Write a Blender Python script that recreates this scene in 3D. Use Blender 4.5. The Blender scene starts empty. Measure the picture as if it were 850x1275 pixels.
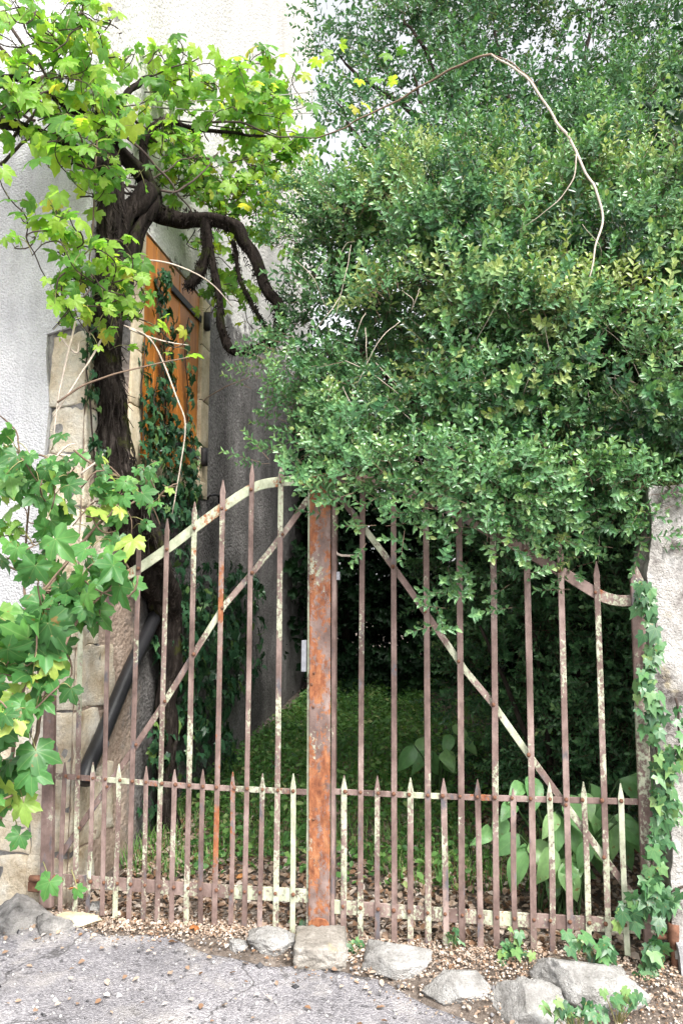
import bpy, bmesh, math, random
import numpy as np
from mathutils import Vector, Matrix, Quaternion

R = math.radians
rnd = random.Random(7)
rng = np.random.default_rng(11)
scene = bpy.context.scene
C = scene.collection

# ------------------------------------------------------------------ camera, sky, sun, exposure
EYE, PITCH, FPX = 1.58, R(6.2), 951.0
cam_d = bpy.data.cameras.new('camera')
cam = bpy.data.objects.new('camera', cam_d); C.objects.link(cam)
cam.location = (0, 0, EYE); cam.rotation_euler = (R(90) + PITCH, 0, 0)
cam_d.sensor_fit = 'VERTICAL'; cam_d.sensor_height = 36; cam_d.sensor_width = 24
cam_d.lens = 36 * FPX / 1275; cam_d.clip_end = 2000; cam_d.clip_start = 0.05
scene.camera = cam

SUN_EL, SUN_AZ = R(51), R(152)          # azimuth clockwise from +Y (north): from the right, behind the camera
world = bpy.data.worlds.new('World'); scene.world = world; world.use_nodes = True
wn, wl = world.node_tree.nodes, world.node_tree.links
sky = wn.new('ShaderNodeTexSky'); sky.sky_type = 'NISHITA'; sky.sun_disc = False
sky.sun_elevation = SUN_EL; sky.sun_rotation = SUN_AZ; sky.dust_density = 4.0; sky.air_density = 1.0
hs = wn.new('ShaderNodeHueSaturation'); hs.inputs['Saturation'].default_value = 0.14
wl.new(sky.outputs[0], hs.inputs['Color'])
wl.new(hs.outputs[0], wn['Background'].inputs['Color'])
wn['Background'].inputs['Strength'].default_value = 0.15
sun_d = bpy.data.lights.new('sun', 'SUN'); sun_d.energy = 1.5; sun_d.angle = R(11); sun_d.color = (1, .96, .9)
sun = bpy.data.objects.new('sun', sun_d); C.objects.link(sun)
sd = Vector((math.sin(SUN_AZ) * math.cos(SUN_EL), math.cos(SUN_AZ) * math.cos(SUN_EL), math.sin(SUN_EL)))
sun.rotation_euler = (-sd).to_track_quat('-Z', 'Y').to_euler(); sun.location = sd * 30
scene.view_settings.view_transform = 'Standard'; scene.view_settings.look = 'None'
scene.view_settings.gamma = 1; scene.view_settings.use_curve_mapping = False
scene.view_settings.exposure = 1.56
scene.render.engine = 'CYCLES'
scene.cycles.max_bounces = 4; scene.cycles.diffuse_bounces = 2; scene.cycles.glossy_bounces = 2; scene.cycles.transmission_bounces = 3; scene.cycles.caustics_reflective = False; scene.cycles.caustics_refractive = False; scene.cycles.use_denoising = True

# ------------------------------------------------------------------ geometry of the place
cp, sp = math.cos(PITCH), math.sin(PITCH)
EYEV = np.array([0, 0, EYE])
def ray(px, py):
    x, y = (px - 425) / FPX, (637.5 - py) / FPX
    return np.array([x, cp - y * sp, sp + y * cp])
def at(px, py, Y):                       # point seen at a pixel, at distance Y down the street axis
    d = ray(px, py); return EYEV + d * (Y / d[1])
def on_plane(px, py, p0, n):
    d = ray(px, py); return EYEV + d * (np.dot(p0 - EYEV, n) / np.dot(d, n))
def on_z(px, py, z):
    d = ray(px, py); return EYEV + d * ((z - EYE) / d[2])
def V(*a): return np.array(a, float)
def unit(v): return v / (np.linalg.norm(v) + 1e-12)

GA, GB = V(-1.473, 3.97, 0), V(1.353, 3.45, 0)         # gate line
GS = unit(GB - GA); GN = V(GS[1], -GS[0], 0)           # along the gate; towards the street
WD = unit(V(.141, 1, 0)); WN = V(WD[1], -WD[0], 0)     # house side wall direction; its outward normal (+x)
CORNER = V(-1.381, 4.02, 0)
FD = V(-WD[1], WD[0], 0)                               # facade direction (to the left)
FN = -WD                                               # facade outward normal
def gate(px, py, off=0.0): return on_plane(px, py, GA + GN * off, GN)
def side(px, py, off=0.0): return on_plane(px, py, CORNER + WN * off, WN)
def front(px, py, off=0.0): return on_plane(px, py, CORNER + FN * off, FN)

def smooth(x, a, b):
    t = np.clip((np.asarray(x, float) - a) / (b - a), 0, 1); return t * t * (3 - 2 * t)
def vnoise(P, seed=0):                                 # value noise in -1..1 for an (n,3) array
    P = np.asarray(P, float); I = np.floor(P).astype(np.int64); F = P - I; F = F * F * (3 - 2 * F)
    out = np.zeros(len(P))
    for c in range(8):
        o = np.array([c & 1, c >> 1 & 1, c >> 2 & 1]); Q = I + o
        h = (Q[:, 0] * 374761393 + Q[:, 1] * 668265263 + Q[:, 2] * 2147483647 + seed * 974711) & 0xffffffff
        h = ((h ^ (h >> 13)) * 1274126177) & 0xffffffff
        h = ((h ^ (h >> 16)) & 0xffff) / 32767.5 - 1
        w = np.where(o == 1, F, 1 - F); out += h * w[:, 0] * w[:, 1] * w[:, 2]
    return out
def fbm(P, oct=4, seed=0):
    P = np.asarray(P, float); s = np.zeros(len(P)); a = 1.0
    for k in range(oct): s += a * vnoise(P * 2 ** k, seed + k); a *= .5
    return s
def behind(x, y): return -((x - GA[0]) * GN[0] + (y - GA[1]) * GN[1])   # metres behind the gate line
def gz(x, y):
    x = np.asarray(x, float); y = np.asarray(y, float); t = behind(x, y)
    z = .012 + .058 * np.clip(t, 0, 8)
    z = z - (.035 + .085 * smooth(x, -.4, 1.3)) * smooth(-t, .05, .5)
    P = np.stack([x * 2.2, y * 2.2, 0 * x], -1).reshape(-1, 3)
    return z + (.012 * vnoise(P, 5).reshape(z.shape)) * smooth(np.hypot(x, y), 14, 8)

# ------------------------------------------------------------------ object helpers
def tag(o, label=None, cat=None, group=None, kind=None):
    if label: o['label'] = label
    if cat: o['category'] = cat
    if group: o['group'] = group
    if kind: o['kind'] = kind
    return o
def thing(name, label, cat, loc, group=None):
    o = bpy.data.objects.new(name, None); C.objects.link(o); o.location = tuple(loc); o.empty_display_size = .1
    return tag(o, label, cat, group)
def link(name, me, m, parent=None):
    o = bpy.data.objects.new(name, me); C.objects.link(o)
    if m is not None and not me.materials: me.materials.append(m)
    if parent is not None: o.parent = parent
    return o
def origin(parent):
    p = V(0, 0, 0)
    while parent is not None: p = p + np.array(parent.location); parent = parent.parent
    return p
def mesh(name, verts, faces, m, parent=None, smooth_=False, tint=None):
    """verts in world space; the object's origin is its parent's."""
    v = np.asarray(verts, float).reshape(-1, 3) - origin(parent)
    me = bpy.data.meshes.new(name)
    if isinstance(faces, np.ndarray):
        n, k = faces.shape
        me.vertices.add(len(v)); me.vertices.foreach_set('co', v.astype(np.float32).ravel())
        me.loops.add(n * k); me.loops.foreach_set('vertex_index', faces.astype(np.int32).ravel())
        me.polygons.add(n); me.polygons.foreach_set('loop_start', np.arange(0, n * k, k, dtype=np.int32))
        me.polygons.foreach_set('loop_total', np.full(n, k, np.int32))
        me.update(calc_edges=True)
    else:
        me.from_pydata([tuple(p) for p in v], [], [tuple(f) for f in faces]); me.update()
    if smooth_: me.polygons.foreach_set('use_smooth', np.ones(len(me.polygons), bool))
    if tint is not None:
        a = me.attributes.new('tint', 'FLOAT', 'POINT'); a.data.foreach_set('value', np.asarray(tint, np.float32))
    me.validate()
    return link(name, me, m, parent)
class MB:
    def __init__(s): s.v = []; s.f = []; s.n = 0
    def add(s, v, f):
        v = np.asarray(v, float).reshape(-1, 3); s.v.append(v); s.f += [tuple(i + s.n for i in q) for q in f]; s.n += len(v)
    def build(s, name, m, parent=None, smooth_=False): return mesh(name, np.concatenate(s.v), s.f, m, parent, smooth_)
def bevel(o, w=.003, seg=1):
    bm = bmesh.new(); bm.from_mesh(o.data); bmesh.ops.recalc_face_normals(bm, faces=bm.faces)
    bmesh.ops.bevel(bm, geom=list(bm.edges), offset=w, segments=seg, affect='EDGES', clamp_overlap=True)
    bm.to_mesh(o.data); bm.free(); return o
def prism(poly, n, a, b):
    """poly: world points on a plane; extruded from offset a to b along n."""
    P = np.asarray(poly, float); k = len(P)
    v = np.concatenate([P + n * a, P + n * b])
    f = [tuple(range(k))[::-1], tuple(range(k, 2 * k))] + [(i, (i + 1) % k, k + (i + 1) % k, k + i) for i in range(k)]
    return v, f
def spline(pts, n):
    P = np.asarray(pts, float)
    if len(P) < 3:
        t = np.linspace(0, 1, n)[:, None]; return P[0] * (1 - t) + P[-1] * t
    Q = np.vstack([2 * P[0] - P[1], P, 2 * P[-1] - P[-2]])
    T = np.linspace(0, len(P) - 1 - 1e-6, n); out = []
    for t in T:
        i = int(t); u = t - i; a, b, c, d = Q[i:i + 4]
        out.append(.5 * (2 * b + (c - a) * u + (2 * a - 5 * b + 4 * c - d) * u * u + (3 * b - a - 3 * c + d) * u ** 3))
    return np.array(out)
def tube(pts, rad, sides=6, n=None, jit=0, seed=0, bark=0):
    P = spline(pts, n or max(4, len(pts) * 4)); n = len(P)
    if jit:
        P = P + np.stack([vnoise(P * 9 + 7 * k, seed + k) for k in range(3)], -1) * jit
    rr = np.interp(np.linspace(0, 1, n), np.linspace(0, 1, len(np.atleast_1d(rad))), np.atleast_1d(rad))
    T = np.gradient(P, axis=0); T /= np.linalg.norm(T, axis=1)[:, None] + 1e-9
    up = V(0, 0, 1) if abs(T[0][2]) < .9 else V(1, 0, 0); N = unit(np.cross(T[0], up)); rows = []
    for i in range(n):
        N = unit(N - T[i] * np.dot(N, T[i])); B = np.cross(T[i], N)
        a = np.arange(sides) / sides * 2 * math.pi
        rows.append(P[i] + rr[i] * (np.cos(a)[:, None] * N + np.sin(a)[:, None] * B))
    v = np.array(rows).reshape(-1, 3)
    if bark:
        ctr = np.repeat(P, sides, 0); d = v - ctr; ang = np.tile(np.arange(sides) / sides, n); L = np.repeat(np.arange(n) / n, sides)
        q = np.stack([np.cos(ang * 6.283) * 2.2, np.sin(ang * 6.283) * 2.2, L * 5], -1)
        v = ctr + d * (1 + bark * (fbm(q, 3, seed) + .5 * vnoise(q * V(4, 4, 1), seed + 9)))[:, None]
    f = []
    for i in range(n - 1):
        for k in range(sides):
            j = (k + 1) % sides; f.append((i * sides + k, i * sides + j, (i + 1) * sides + j, (i + 1) * sides + k))
    f.append(tuple(range(sides))[::-1]); f.append(tuple((n - 1) * sides + k for k in range(sides)))
    return v, f
def grid_faces(nu, nv):
    i, j = np.meshgrid(np.arange(nu - 1), np.arange(nv - 1), indexing='ij'); a = i * nv + j
    return np.stack([a, a + nv, a + nv + 1, a + 1], -1).reshape(-1, 4)

# ------------------------------------------------------------------ materials
class NT:
    def __init__(s, name):
        s.m = bpy.data.materials.new(name); s.m.use_nodes = True; s.n = s.m.node_tree.nodes; s.l = s.m.node_tree.links
        s.b = s.n['Principled BSDF']; s.tc = s.n.new('ShaderNodeTexCoord'); s.P = s.tc.outputs['Object']; s.oi = s.n.new('ShaderNodeObjectInfo')
    def put(s, sock, v):
        if hasattr(v, 'is_linked'): s.l.new(v, sock)
        elif isinstance(v, tuple) and len(v) == 3 and sock.type == 'RGBA': sock.default_value = (*v, 1)
        else: sock.default_value = v
    def math(s, op, a, b=0.0, clamp=False):
        n = s.n.new('ShaderNodeMath'); n.operation = op; n.use_clamp = clamp; s.put(n.inputs[0], a); s.put(n.inputs[1], b); return n.outputs[0]
    def mapping(s, scale=(1, 1, 1), vec=None, loc=None):
        n = s.n.new('ShaderNodeMapping'); s.l.new(vec or s.P, n.inputs[0]); n.inputs['Scale'].default_value = scale
        if loc is not None: s.put(n.inputs['Location'], loc)
        return n.outputs[0]
    def noise(s, scale, detail=4, rough=.55, vec=None, dist=0):
        n = s.n.new('ShaderNodeTexNoise'); s.l.new(vec or s.P, n.inputs['Vector']); n.inputs['Scale'].default_value = scale
        n.inputs['Detail'].default_value = detail; n.inputs['Roughness'].default_value = rough; n.inputs['Distortion'].default_value = dist
        return n.outputs['Fac']
    def voro(s, scale, vec=None, feature='F1', out='Distance'):
        n = s.n.new('ShaderNodeTexVoronoi'); n.feature = feature; s.l.new(vec or s.P, n.inputs['Vector']); n.inputs['Scale'].default_value = scale
        return n.outputs[out]
    def step(s, v, a, b):
        n = s.n.new('ShaderNodeMapRange'); n.interpolation_type = 'SMOOTHSTEP'; s.put(n.inputs[0], v); s.put(n.inputs[1], a); s.put(n.inputs[2], b); return n.outputs[0]
    def ramp(s, fac, stops):
        n = s.n.new('ShaderNodeValToRGB'); s.l.new(fac, n.inputs[0]); e = n.color_ramp.elements
        while len(e) < len(stops): e.new(.5)
        for x, (p, c) in zip(e, stops): x.position = p; x.color = (*c, 1)
        return n.outputs[0]
    def mix(s, f, a, b, mode='MIX'):
        n = s.n.new('ShaderNodeMix'); n.data_type = 'RGBA'; n.blend_type = mode
        s.put(n.inputs[0], f); s.put(n.inputs[6], a); s.put(n.inputs[7], b); return n.outputs[2]
    def sep(s, v):
        n = s.n.new('ShaderNodeSeparateXYZ'); s.l.new(v, n.inputs[0]); return n.outputs
    def bump(s, h, strength=.5, dist=.01, normal=None):
        n = s.n.new('ShaderNodeBump'); s.l.new(h, n.inputs['Height']); n.inputs['Strength'].default_value = strength; n.inputs['Distance'].default_value = dist
        if normal is not None: s.l.new(normal, n.inputs['Normal'])
        return n.outputs[0]
    def done(s, col, rough=.8, normal=None, spec=.3, metal=0):
        s.put(s.b.inputs['Base Color'], col); s.put(s.b.inputs['Roughness'], rough); s.b.inputs['Specular IOR Level'].default_value = spec
        s.b.inputs['Metallic'].default_value = metal
        if normal is not None: s.l.new(normal, s.b.inputs['Normal'])
        return s.m

def m_leaf(name, stops, src='object', trans=.35, rough=.42, spec=.4, tcol=(1.25, 1.35, .6), grain=30, veins=None, brown=False):
    t = NT(name)
    if src == 'object': f = t.oi.outputs['Random']
    else:
        a = t.n.new('ShaderNodeAttribute'); a.attribute_name = 'tint'; f = a.outputs['Fac']
    col = t.ramp(f, stops)
    col = t.mix(.45, col, t.ramp(t.noise(grain, 3), [(.3, (.55, .55, .55)), (.7, (1.2, 1.2, 1.1))]), 'MULTIPLY')
    if veins:
        xyz = t.sep(t.P); mask = None
        for a in veins:
            ca, sa = math.cos(R(a)), math.sin(R(a))
            d = t.math('ABSOLUTE', t.math('SUBTRACT', t.math('MULTIPLY', xyz[0], ca), t.math('MULTIPLY', xyz[1], sa)))
            al = t.math('ADD', t.math('MULTIPLY', xyz[0], sa), t.math('MULTIPLY', xyz[1], ca))
            k = t.math('MULTIPLY', t.math('SUBTRACT', 1, t.step(d, .002, .016)), t.step(al, -.01, .02))
            mask = k if mask is None else t.math('MAXIMUM', mask, k)
        col = t.mix(t.math('MULTIPLY', mask, .38), col, t.mix(.4, col, (.45, .58, .22)))
    if brown:
        loc = t.n.new('ShaderNodeCombineXYZ'); q = t.math('MULTIPLY', t.oi.outputs['Random'], 50.0)
        for i in range(3): t.l.new(q, loc.inputs[i])
        sp = t.step(t.noise(4.5, 4, .6, t.mapping((1, 1, 1), loc=loc.outputs[0])), .64, .70)
        col = t.mix(t.math('MULTIPLY', sp, .75), col, (.24, .13, .04))
    t.done(col, rough, None, spec)
    tr = t.n.new('ShaderNodeBsdfTranslucent'); t.l.new(t.mix(1, col, tcol, 'MULTIPLY'), tr.inputs[0])
    mx = t.n.new('ShaderNodeMixShader'); mx.inputs[0].default_value = trans
    t.l.new(t.b.outputs[0], mx.inputs[1]); t.l.new(tr.outputs[0], mx.inputs[2])
    t.l.new(mx.outputs[0], t.n['Material Output'].inputs[0]); return t.m

def m_paint():
    t = NT('flaking_paint_on_iron')
    loc = t.n.new('ShaderNodeCombineXYZ'); q = t.math('MULTIPLY', t.oi.outputs['Random'], 37.0)
    for i in range(3): t.l.new(q, loc.inputs[i])
    P = t.mapping((1, 1, .45), loc=loc.outputs[0]); Pf = t.mapping((1, 1, .8), loc=loc.outputs[0])
    g = t.n.new('ShaderNodeSeparateColor'); t.l.new(t.oi.outputs['Color'], g.inputs[0])
    base = t.ramp(t.noise(7, 5, .6, P), [(.3, (.10, .066, .056)), (.5, (.205, .142, .124)), (.7, (.36, .275, .245))])
    base = t.mix(t.step(t.noise(16, 4, .6, P), .58, .70), base, (.13, .12, .13))
    n1 = t.math('ADD', t.math('MULTIPLY', t.noise(5.5, 3, .5, P), .7), t.math('MULTIPLY', t.noise(70, 5, .65, Pf), .42))
    th = t.math('SUBTRACT', .88, t.math('MULTIPLY', g.outputs[0], .68))
    gm = t.step(n1, th, t.math('ADD', th, .07))
    green = t.ramp(t.noise(22, 4, .6, P), [(.3, (.34, .38, .26)), (.55, (.50, .54, .39)), (.75, (.62, .62, .49))])
    col = t.mix(t.math('MULTIPLY', gm, .85), base, green)
    n2 = t.math('ADD', t.math('MULTIPLY', t.noise(8, 4, .6, P), .65), t.math('MULTIPLY', t.noise(55, 5, .7, Pf), .4))
    tr = t.math('SUBTRACT', .90, t.math('MULTIPLY', g.outputs[1], .62))
    rm = t.step(n2, tr, t.math('ADD', tr, .06))
    rust = t.ramp(t.noise(40, 5, .7, P), [(.3, (.15, .05, .026)), (.5, (.29, .105, .045)), (.7, (.40, .19, .09))])
    col = t.mix(rm, col, rust)
    col = t.mix(.55, col, t.ramp(t.noise(28, 6, .7, Pf), [(.32, (.38, .35, .33)), (.58, (1.12, 1.12, 1.12))]), 'MULTIPLY')
    h = t.math('ADD', t.math('MULTIPLY', gm, .6), t.math('ADD', t.math('MULTIPLY', rm, -.35), t.math('MULTIPLY', t.noise(140, 4, .6), .6)))
    return t.done(col, .68, t.bump(h, .7, .0025), .35)

def m_stone(name, stops, scale=6, bumpd=.02, lichen=None, lth=.62):
    t = NT(name); n = t.noise(scale, 7, .62); col = t.ramp(n, stops)
    col = t.mix(.5, col, t.ramp(t.noise(scale * 9, 5, .7), [(.3, (.55, .53, .5)), (.65, (1.15, 1.15, 1.15))]), 'MULTIPLY')
    if lichen: col = t.mix(t.step(t.noise(scale * .9, 5, .6, t.mapping((1, 1, 1), loc=(5, 3, 1))), lth, lth + .16), col, lichen)
    pit = t.step(t.voro(scale * 9), .0, .35)
    h = t.math('ADD', t.math('ADD', n, t.math('MULTIPLY', t.noise(scale * 14, 5, .7), .5)), t.math('MULTIPLY', pit, .15))
    return t.done(col, .92, t.bump(h, .75, bumpd), .15)

def m_pebbledash():
    t = NT('pebble_dash_render'); v = t.voro(85); n = t.noise(2.2, 6, .6)
    col = t.ramp(n, [(.3, (.50, .50, .52)), (.6, (.60, .60, .61))])
    col = t.mix(.35, col, t.ramp(t.noise(120, 3), [(.35, (.6, .6, .62)), (.6, (1.1, 1.1, 1.1))]), 'MULTIPLY')
    col = t.mix(.4, col, t.ramp(t.noise(1.0, 6, .65, t.mapping((5, 5, .5))), [(.36, (.55, .54, .53)), (.55, (1.08, 1.08, 1.08))]), 'MULTIPLY')
    h = t.math('SUBTRACT', t.math('MULTIPLY', t.noise(60, 4), .7), v)
    return t.done(col, .9, t.bump(h, .8, .008), .15)

def m_sidewall():
    t = NT('weathered_side_render'); xyz = t.sep(t.P); z = xyz[2]
    low = t.ramp(t.noise(1.7, 8, .66), [(.3, (.10, .095, .092)), (.5, (.195, .186, .18)), (.72, (.34, .325, .315))])
    low = t.mix(.6, low, t.ramp(t.noise(34, 6, .78), [(.38, (.25, .24, .24)), (.6, (1.3, 1.3, 1.3))]), 'MULTIPLY')
    dark = t.step(t.noise(1.1, 6, .65, t.mapping((1, 1, .5), loc=(3, 1, 7))), .54, .68)
    low = t.mix(t.math('MULTIPLY', dark, .55), low, (.07, .068, .068))
    high = t.ramp(t.noise(2.5, 7, .6, t.mapping((1, 1, .35))), [(.3, (.52, .50, .47)), (.55, (.66, .645, .62)), (.75, (.72, .71, .69))])
    high = t.mix(.35, high, t.ramp(t.noise(50, 5, .7), [(.35, (.6, .58, .56)), (.55, (1.1, 1.1, 1.1))]), 'MULTIPLY')
    e = t.math('ADD', t.math('ADD', z, t.math('MULTIPLY', t.noise(3.2, 6, .7), 1.3)), t.math('MULTIPLY', xyz[1], -.12))
    f = t.step(e, 4.3, 4.45)
    tan = t.math('SUBTRACT', 1, t.step(t.math('ADD', xyz[1], t.math('MULTIPLY', t.noise(5, 5, .7), .8)), 1.0, 1.25))   # stone showing near the corner
    low = t.mix(t.math('MULTIPLY', tan, t.math('SUBTRACT', 1, t.step(z, 2.6, 3.2))), low, t.ramp(t.noise(7, 6, .65), [(.3, (.26, .19, .145)), (.6, (.46, .36, .29)), (.8, (.56, .47, .40))]))
    low = t.mix(.45, low, t.ramp(t.noise(1.0, 5, .6, t.mapping((2.2, 2.2, .7))), [(.38, (.35, .34, .34)), (.56, (1.1, 1.1, 1.1))]), 'MULTIPLY')
    col = t.mix(f, low, high)
    h = t.math('ADD', t.math('MULTIPLY', t.noise(30, 6, .72), .8), t.math('ADD', t.math('MULTIPLY', t.voro(42), -.5), t.math('MULTIPLY', f, .8)))
    return t.done(col, .95, t.bump(h, .9, .016), .12)

def m_wood_orange():
    t = NT('orange_stained_wood'); P = t.mapping((9, 9, .55), loc=None)
    n = t.noise(3.5, 6, .62, P, 1.2)
    col = t.ramp(n, [(.28, (.32, .10, .014)), (.5, (.52, .185, .024)), (.72, (.64, .27, .045))])
    col = t.mix(t.math('MULTIPLY', t.oi.outputs['Random'], .35), col, (.30, .10, .02))
    return t.done(col, .5, t.bump(n, .3, .003), .4)

def m_bark(name, a, b, c, moss=None, sc=1.0):
    t = NT(name); P = t.mapping((22 * sc, 22 * sc, 3.2 * sc)); n = t.noise(1.4, 8, .68, P, 1.2)
    col = t.ramp(n, [(.3, a), (.52, b), (.72, c)])
    if moss: col = t.mix(t.step(t.noise(7, 5, .6), .56, .68), col, moss)
    return t.done(col, .95, t.bump(t.math('ADD', n, t.math('MULTIPLY', t.noise(60, 4, .7), .4)), 1, .02), .1)

def m_plain(name, c, rough=.6, var=.3, sc=30, spec=.4, metal=0, bd=.002):
    t = NT(name); n = t.noise(sc, 5, .6)
    col = t.mix(var, c, t.ramp(n, [(.3, tuple(x * .3 for x in c)), (.7, tuple(min(1, x * 1.6) for x in c))]))
    return t.done(col, rough, t.bump(n, .5, bd), spec, metal)

def m_asphalt():
    t = NT('worn_asphalt'); big = t.noise(1.3, 6, .6)
    col = t.ramp(big, [(.3, (.19, .184, .195)), (.5, (.28, .27, .283)), (.7, (.37, .36, .37))])
    ag = t.n.new('ShaderNodeTexVoronoi'); t.l.new(t.P, ag.inputs['Vector']); ag.inputs['Scale'].default_value = 130
    agc = t.ramp(t.sep(ag.outputs['Color'])[0], [(.1, (.32, .31, .33)), (.5, (.8, .8, .82)), (.92, (1.5, 1.48, 1.45))])
    col = t.mix(.5, col, agc, 'MULTIPLY')
    pit = t.math('MULTIPLY', t.step(t.noise(22, 5, .7), .56, .66), t.step(t.noise(2.4, 4, .6, t.mapping((1, 1, 1), loc=(4, 8, 0))), .46, .6))
    col = t.mix(t.math('MULTIPLY', pit, .6), col, (.085, .08, .085))
    dust = t.step(t.noise(3.2, 6, .65, t.mapping((1, 1, 1), loc=(9, 2, 0))), .5, .64)
    col = t.mix(t.math('MULTIPLY', dust, .45), col, (.47, .44, .41))
    wv = t.n.new('ShaderNodeVectorMath'); wv.operation = 'ADD'; t.l.new(t.P, wv.inputs[0]); wn_ = t.n.new('ShaderNodeTexNoise'); wn_.inputs['Scale'].default_value = 5; wn_.inputs['Detail'].default_value = 5
    ws = t.n.new('ShaderNodeVectorMath'); ws.operation = 'SCALE'; ws.inputs['Scale'].default_value = .35; t.l.new(t.P, wn_.inputs['Vector']); t.l.new(wn_.outputs['Color'], ws.inputs[0]); t.l.new(ws.outputs[0], wv.inputs[1])
    ck = t.math('SUBTRACT', 1, t.step(t.voro(1.15, wv.outputs[0], 'DISTANCE_TO_EDGE'), .002, .014))
    col = t.mix(t.math('MULTIPLY', ck, .7), col, (.06, .056, .055))
    col = t.mix(t.math('MULTIPLY', t.step(t.noise(.9, 5, .6, t.mapping((1, 1, 1), loc=(2, 6, 0))), .5, .62), .35), col, (.13, .125, .13))
    h = t.math('ADD', t.math('MULTIPLY', ag.outputs['Distance'], -.9), t.math('ADD', t.math('MULTIPLY', pit, -1.0), t.math('MULTIPLY', t.noise(9, 5), .9)))
    return t.done(col, .92, t.bump(h, .8, .009), .2)

def m_soil():
    t = NT('soil'); col = t.ramp(t.noise(9, 7, .65), [(.3, (.085, .068, .055)), (.5, (.19, .155, .13)), (.7, (.34, .29, .25))])
    return t.done(col, .95, t.bump(t.noise(25, 7, .7), 1, .03), .1)

G1, G2, G3 = (.030, .085, .022), (.075, .19, .045), (.20, .34, .075)
M = dict(
    paint=m_paint(), pebble=m_pebbledash(), side=m_sidewall(), wood=m_wood_orange(), asphalt=m_asphalt(), soil=m_soil(),
    lime=m_stone('cream_limestone', [(.3, (.42, .31, .19)), (.46, (.68, .59, .45)), (.64, (.76, .72, .63))], 5.5, .04),
    jamb=m_stone('pale_jamb_stone', [(.3, (.42, .33, .21)), (.55, (.62, .53, .38)), (.75, (.67, .61, .49))], 5, .008),
    rock=m_stone('grey_limestone_rock', [(.34, (.24, .23, .215)), (.46, (.37, .36, .345)), (.62, (.54, .53, .515))], 7, .07, (.40, .42, .20), .66),
    block=m_stone('lichened_threshold_stone', [(.3, (.20, .18, .155)), (.5, (.34, .315, .28)), (.7, (.48, .45, .41))], 9, .03, (.42, .37, .20), .56),
    pier=m_stone('rough_cream_plaster', [(.37, (.17, .15, .14)), (.45, (.45, .425, .40)), (.58, (.66, .635, .61))], 6.5, .07, (.50, .41, .22), .61),
    footing=m_stone('grey_footing_stone', [(.36, (.13, .125, .12)), (.48, (.30, .29, .28)), (.64, (.46, .44, .42))], 9, .05),
    cement=m_stone('grey_cement', [(.3, (.22, .22, .225)), (.5, (.36, .36, .37)), (.7, (.48, .48, .49))], 6, .015),
    armbark=m_bark('mossy_backlit_arm_bark', (.006, .005, .004), (.016, .012, .010), (.042, .034, .029), (.022, .026, .008)), vinebark=m_bark('shaggy_vine_bark', (.009, .007, .006), (.028, .022, .019), (.12, .10, .088), (.05, .055, .015)),  # arms: darker copy of the vine bark, backlit shade put into the colour
    bark=m_bark('dark_bark', (.02, .016, .013), (.05, .04, .034), (.10, .085, .07)),
    cane=m_plain('brown_cane', (.17, .115, .08), .8, .5), palecane=m_plain('pale_dead_cane', (.50, .42, .35), .85, .4),
    darkcane=m_plain('dark_cane', (.055, .038, .03), .85, .5),
    petiole=m_plain('petiole', (.26, .25, .10), .6, .3),
    black=m_plain('black_plastic', (.018, .018, .02), .38, .3), zinc=m_plain('zinc', (.34, .35, .38), .45, .3, 40, .5, .6),
    blackiron=m_plain('black_iron', (.022, .02, .022), .6, .4, 60), rustiron=m_plain('rusty_iron', (.16, .075, .045), .85, .6, 50),
    stalk=m_plain('green_stalk', (.05, .10, .03), .6, .3), moss=m_plain('moss', (.045, .055, .016), .95, .6, 25), wire=m_plain('galvanised_wire', (.30, .28, .27), .6, .3), darkwall=m_stone('dark_old_masonry', [(.3, (.05, .048, .045)), (.5, (.10, .095, .09)), (.7, (.16, .15, .14))], 5, .03),
    tile=m_plain('clay_roof', (.38, .16, .09), .85, .5, 8),
)
VG = [(0, (.08, .20, .045)), (.3, (.16, .36, .07)), (.65, (.28, .48, .085)), (.93, (.36, .52, .08)), (1, (.56, .50, .10))]  # upper vine leaves lightened and yellowed, backlight put into the colour
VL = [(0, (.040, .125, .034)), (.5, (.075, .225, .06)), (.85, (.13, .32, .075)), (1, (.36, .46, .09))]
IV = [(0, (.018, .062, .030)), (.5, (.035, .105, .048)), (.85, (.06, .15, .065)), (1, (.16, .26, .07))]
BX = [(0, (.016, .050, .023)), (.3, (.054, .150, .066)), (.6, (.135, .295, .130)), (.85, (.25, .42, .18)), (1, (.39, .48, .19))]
TR = [(0, (.022, .068, .034)), (.4, (.065, .17, .082)), (.8, (.14, .28, .13)), (1, (.27, .38, .15))]
VA = (-116, -56, 0, 56, 116)
M['vleaf'] = m_leaf('vine_leaf', VG, 'object', .62, tcol=(1.5, 1.5, .75), grain=5, veins=VA, brown=True); M['vleaf_t'] = m_leaf('vine_leaf_mass', VG, 'attr', .62, tcol=(1.5, 1.5, .75))
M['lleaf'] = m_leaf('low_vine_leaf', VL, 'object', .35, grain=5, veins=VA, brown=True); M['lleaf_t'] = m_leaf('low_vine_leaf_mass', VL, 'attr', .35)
M['ivy'] = m_leaf('ivy_leaf', IV, 'object', .12, .33, .5, grain=5, veins=(-80, -40, 0, 40, 80)); M['ivy_t'] = m_leaf('ivy_leaf_mass', IV, 'attr', .12, .33, .5)
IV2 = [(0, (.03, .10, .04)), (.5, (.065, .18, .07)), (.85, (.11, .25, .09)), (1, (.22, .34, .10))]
M['ivy2'] = m_leaf('bright_ivy_leaf', IV2, 'object', .2, .38, .5, grain=5, veins=(-80, -40, 0, 40, 80), brown=True); M['ivy2_t'] = m_leaf('bright_ivy_leaf_mass', IV2, 'attr', .2, .38, .5)
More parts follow.
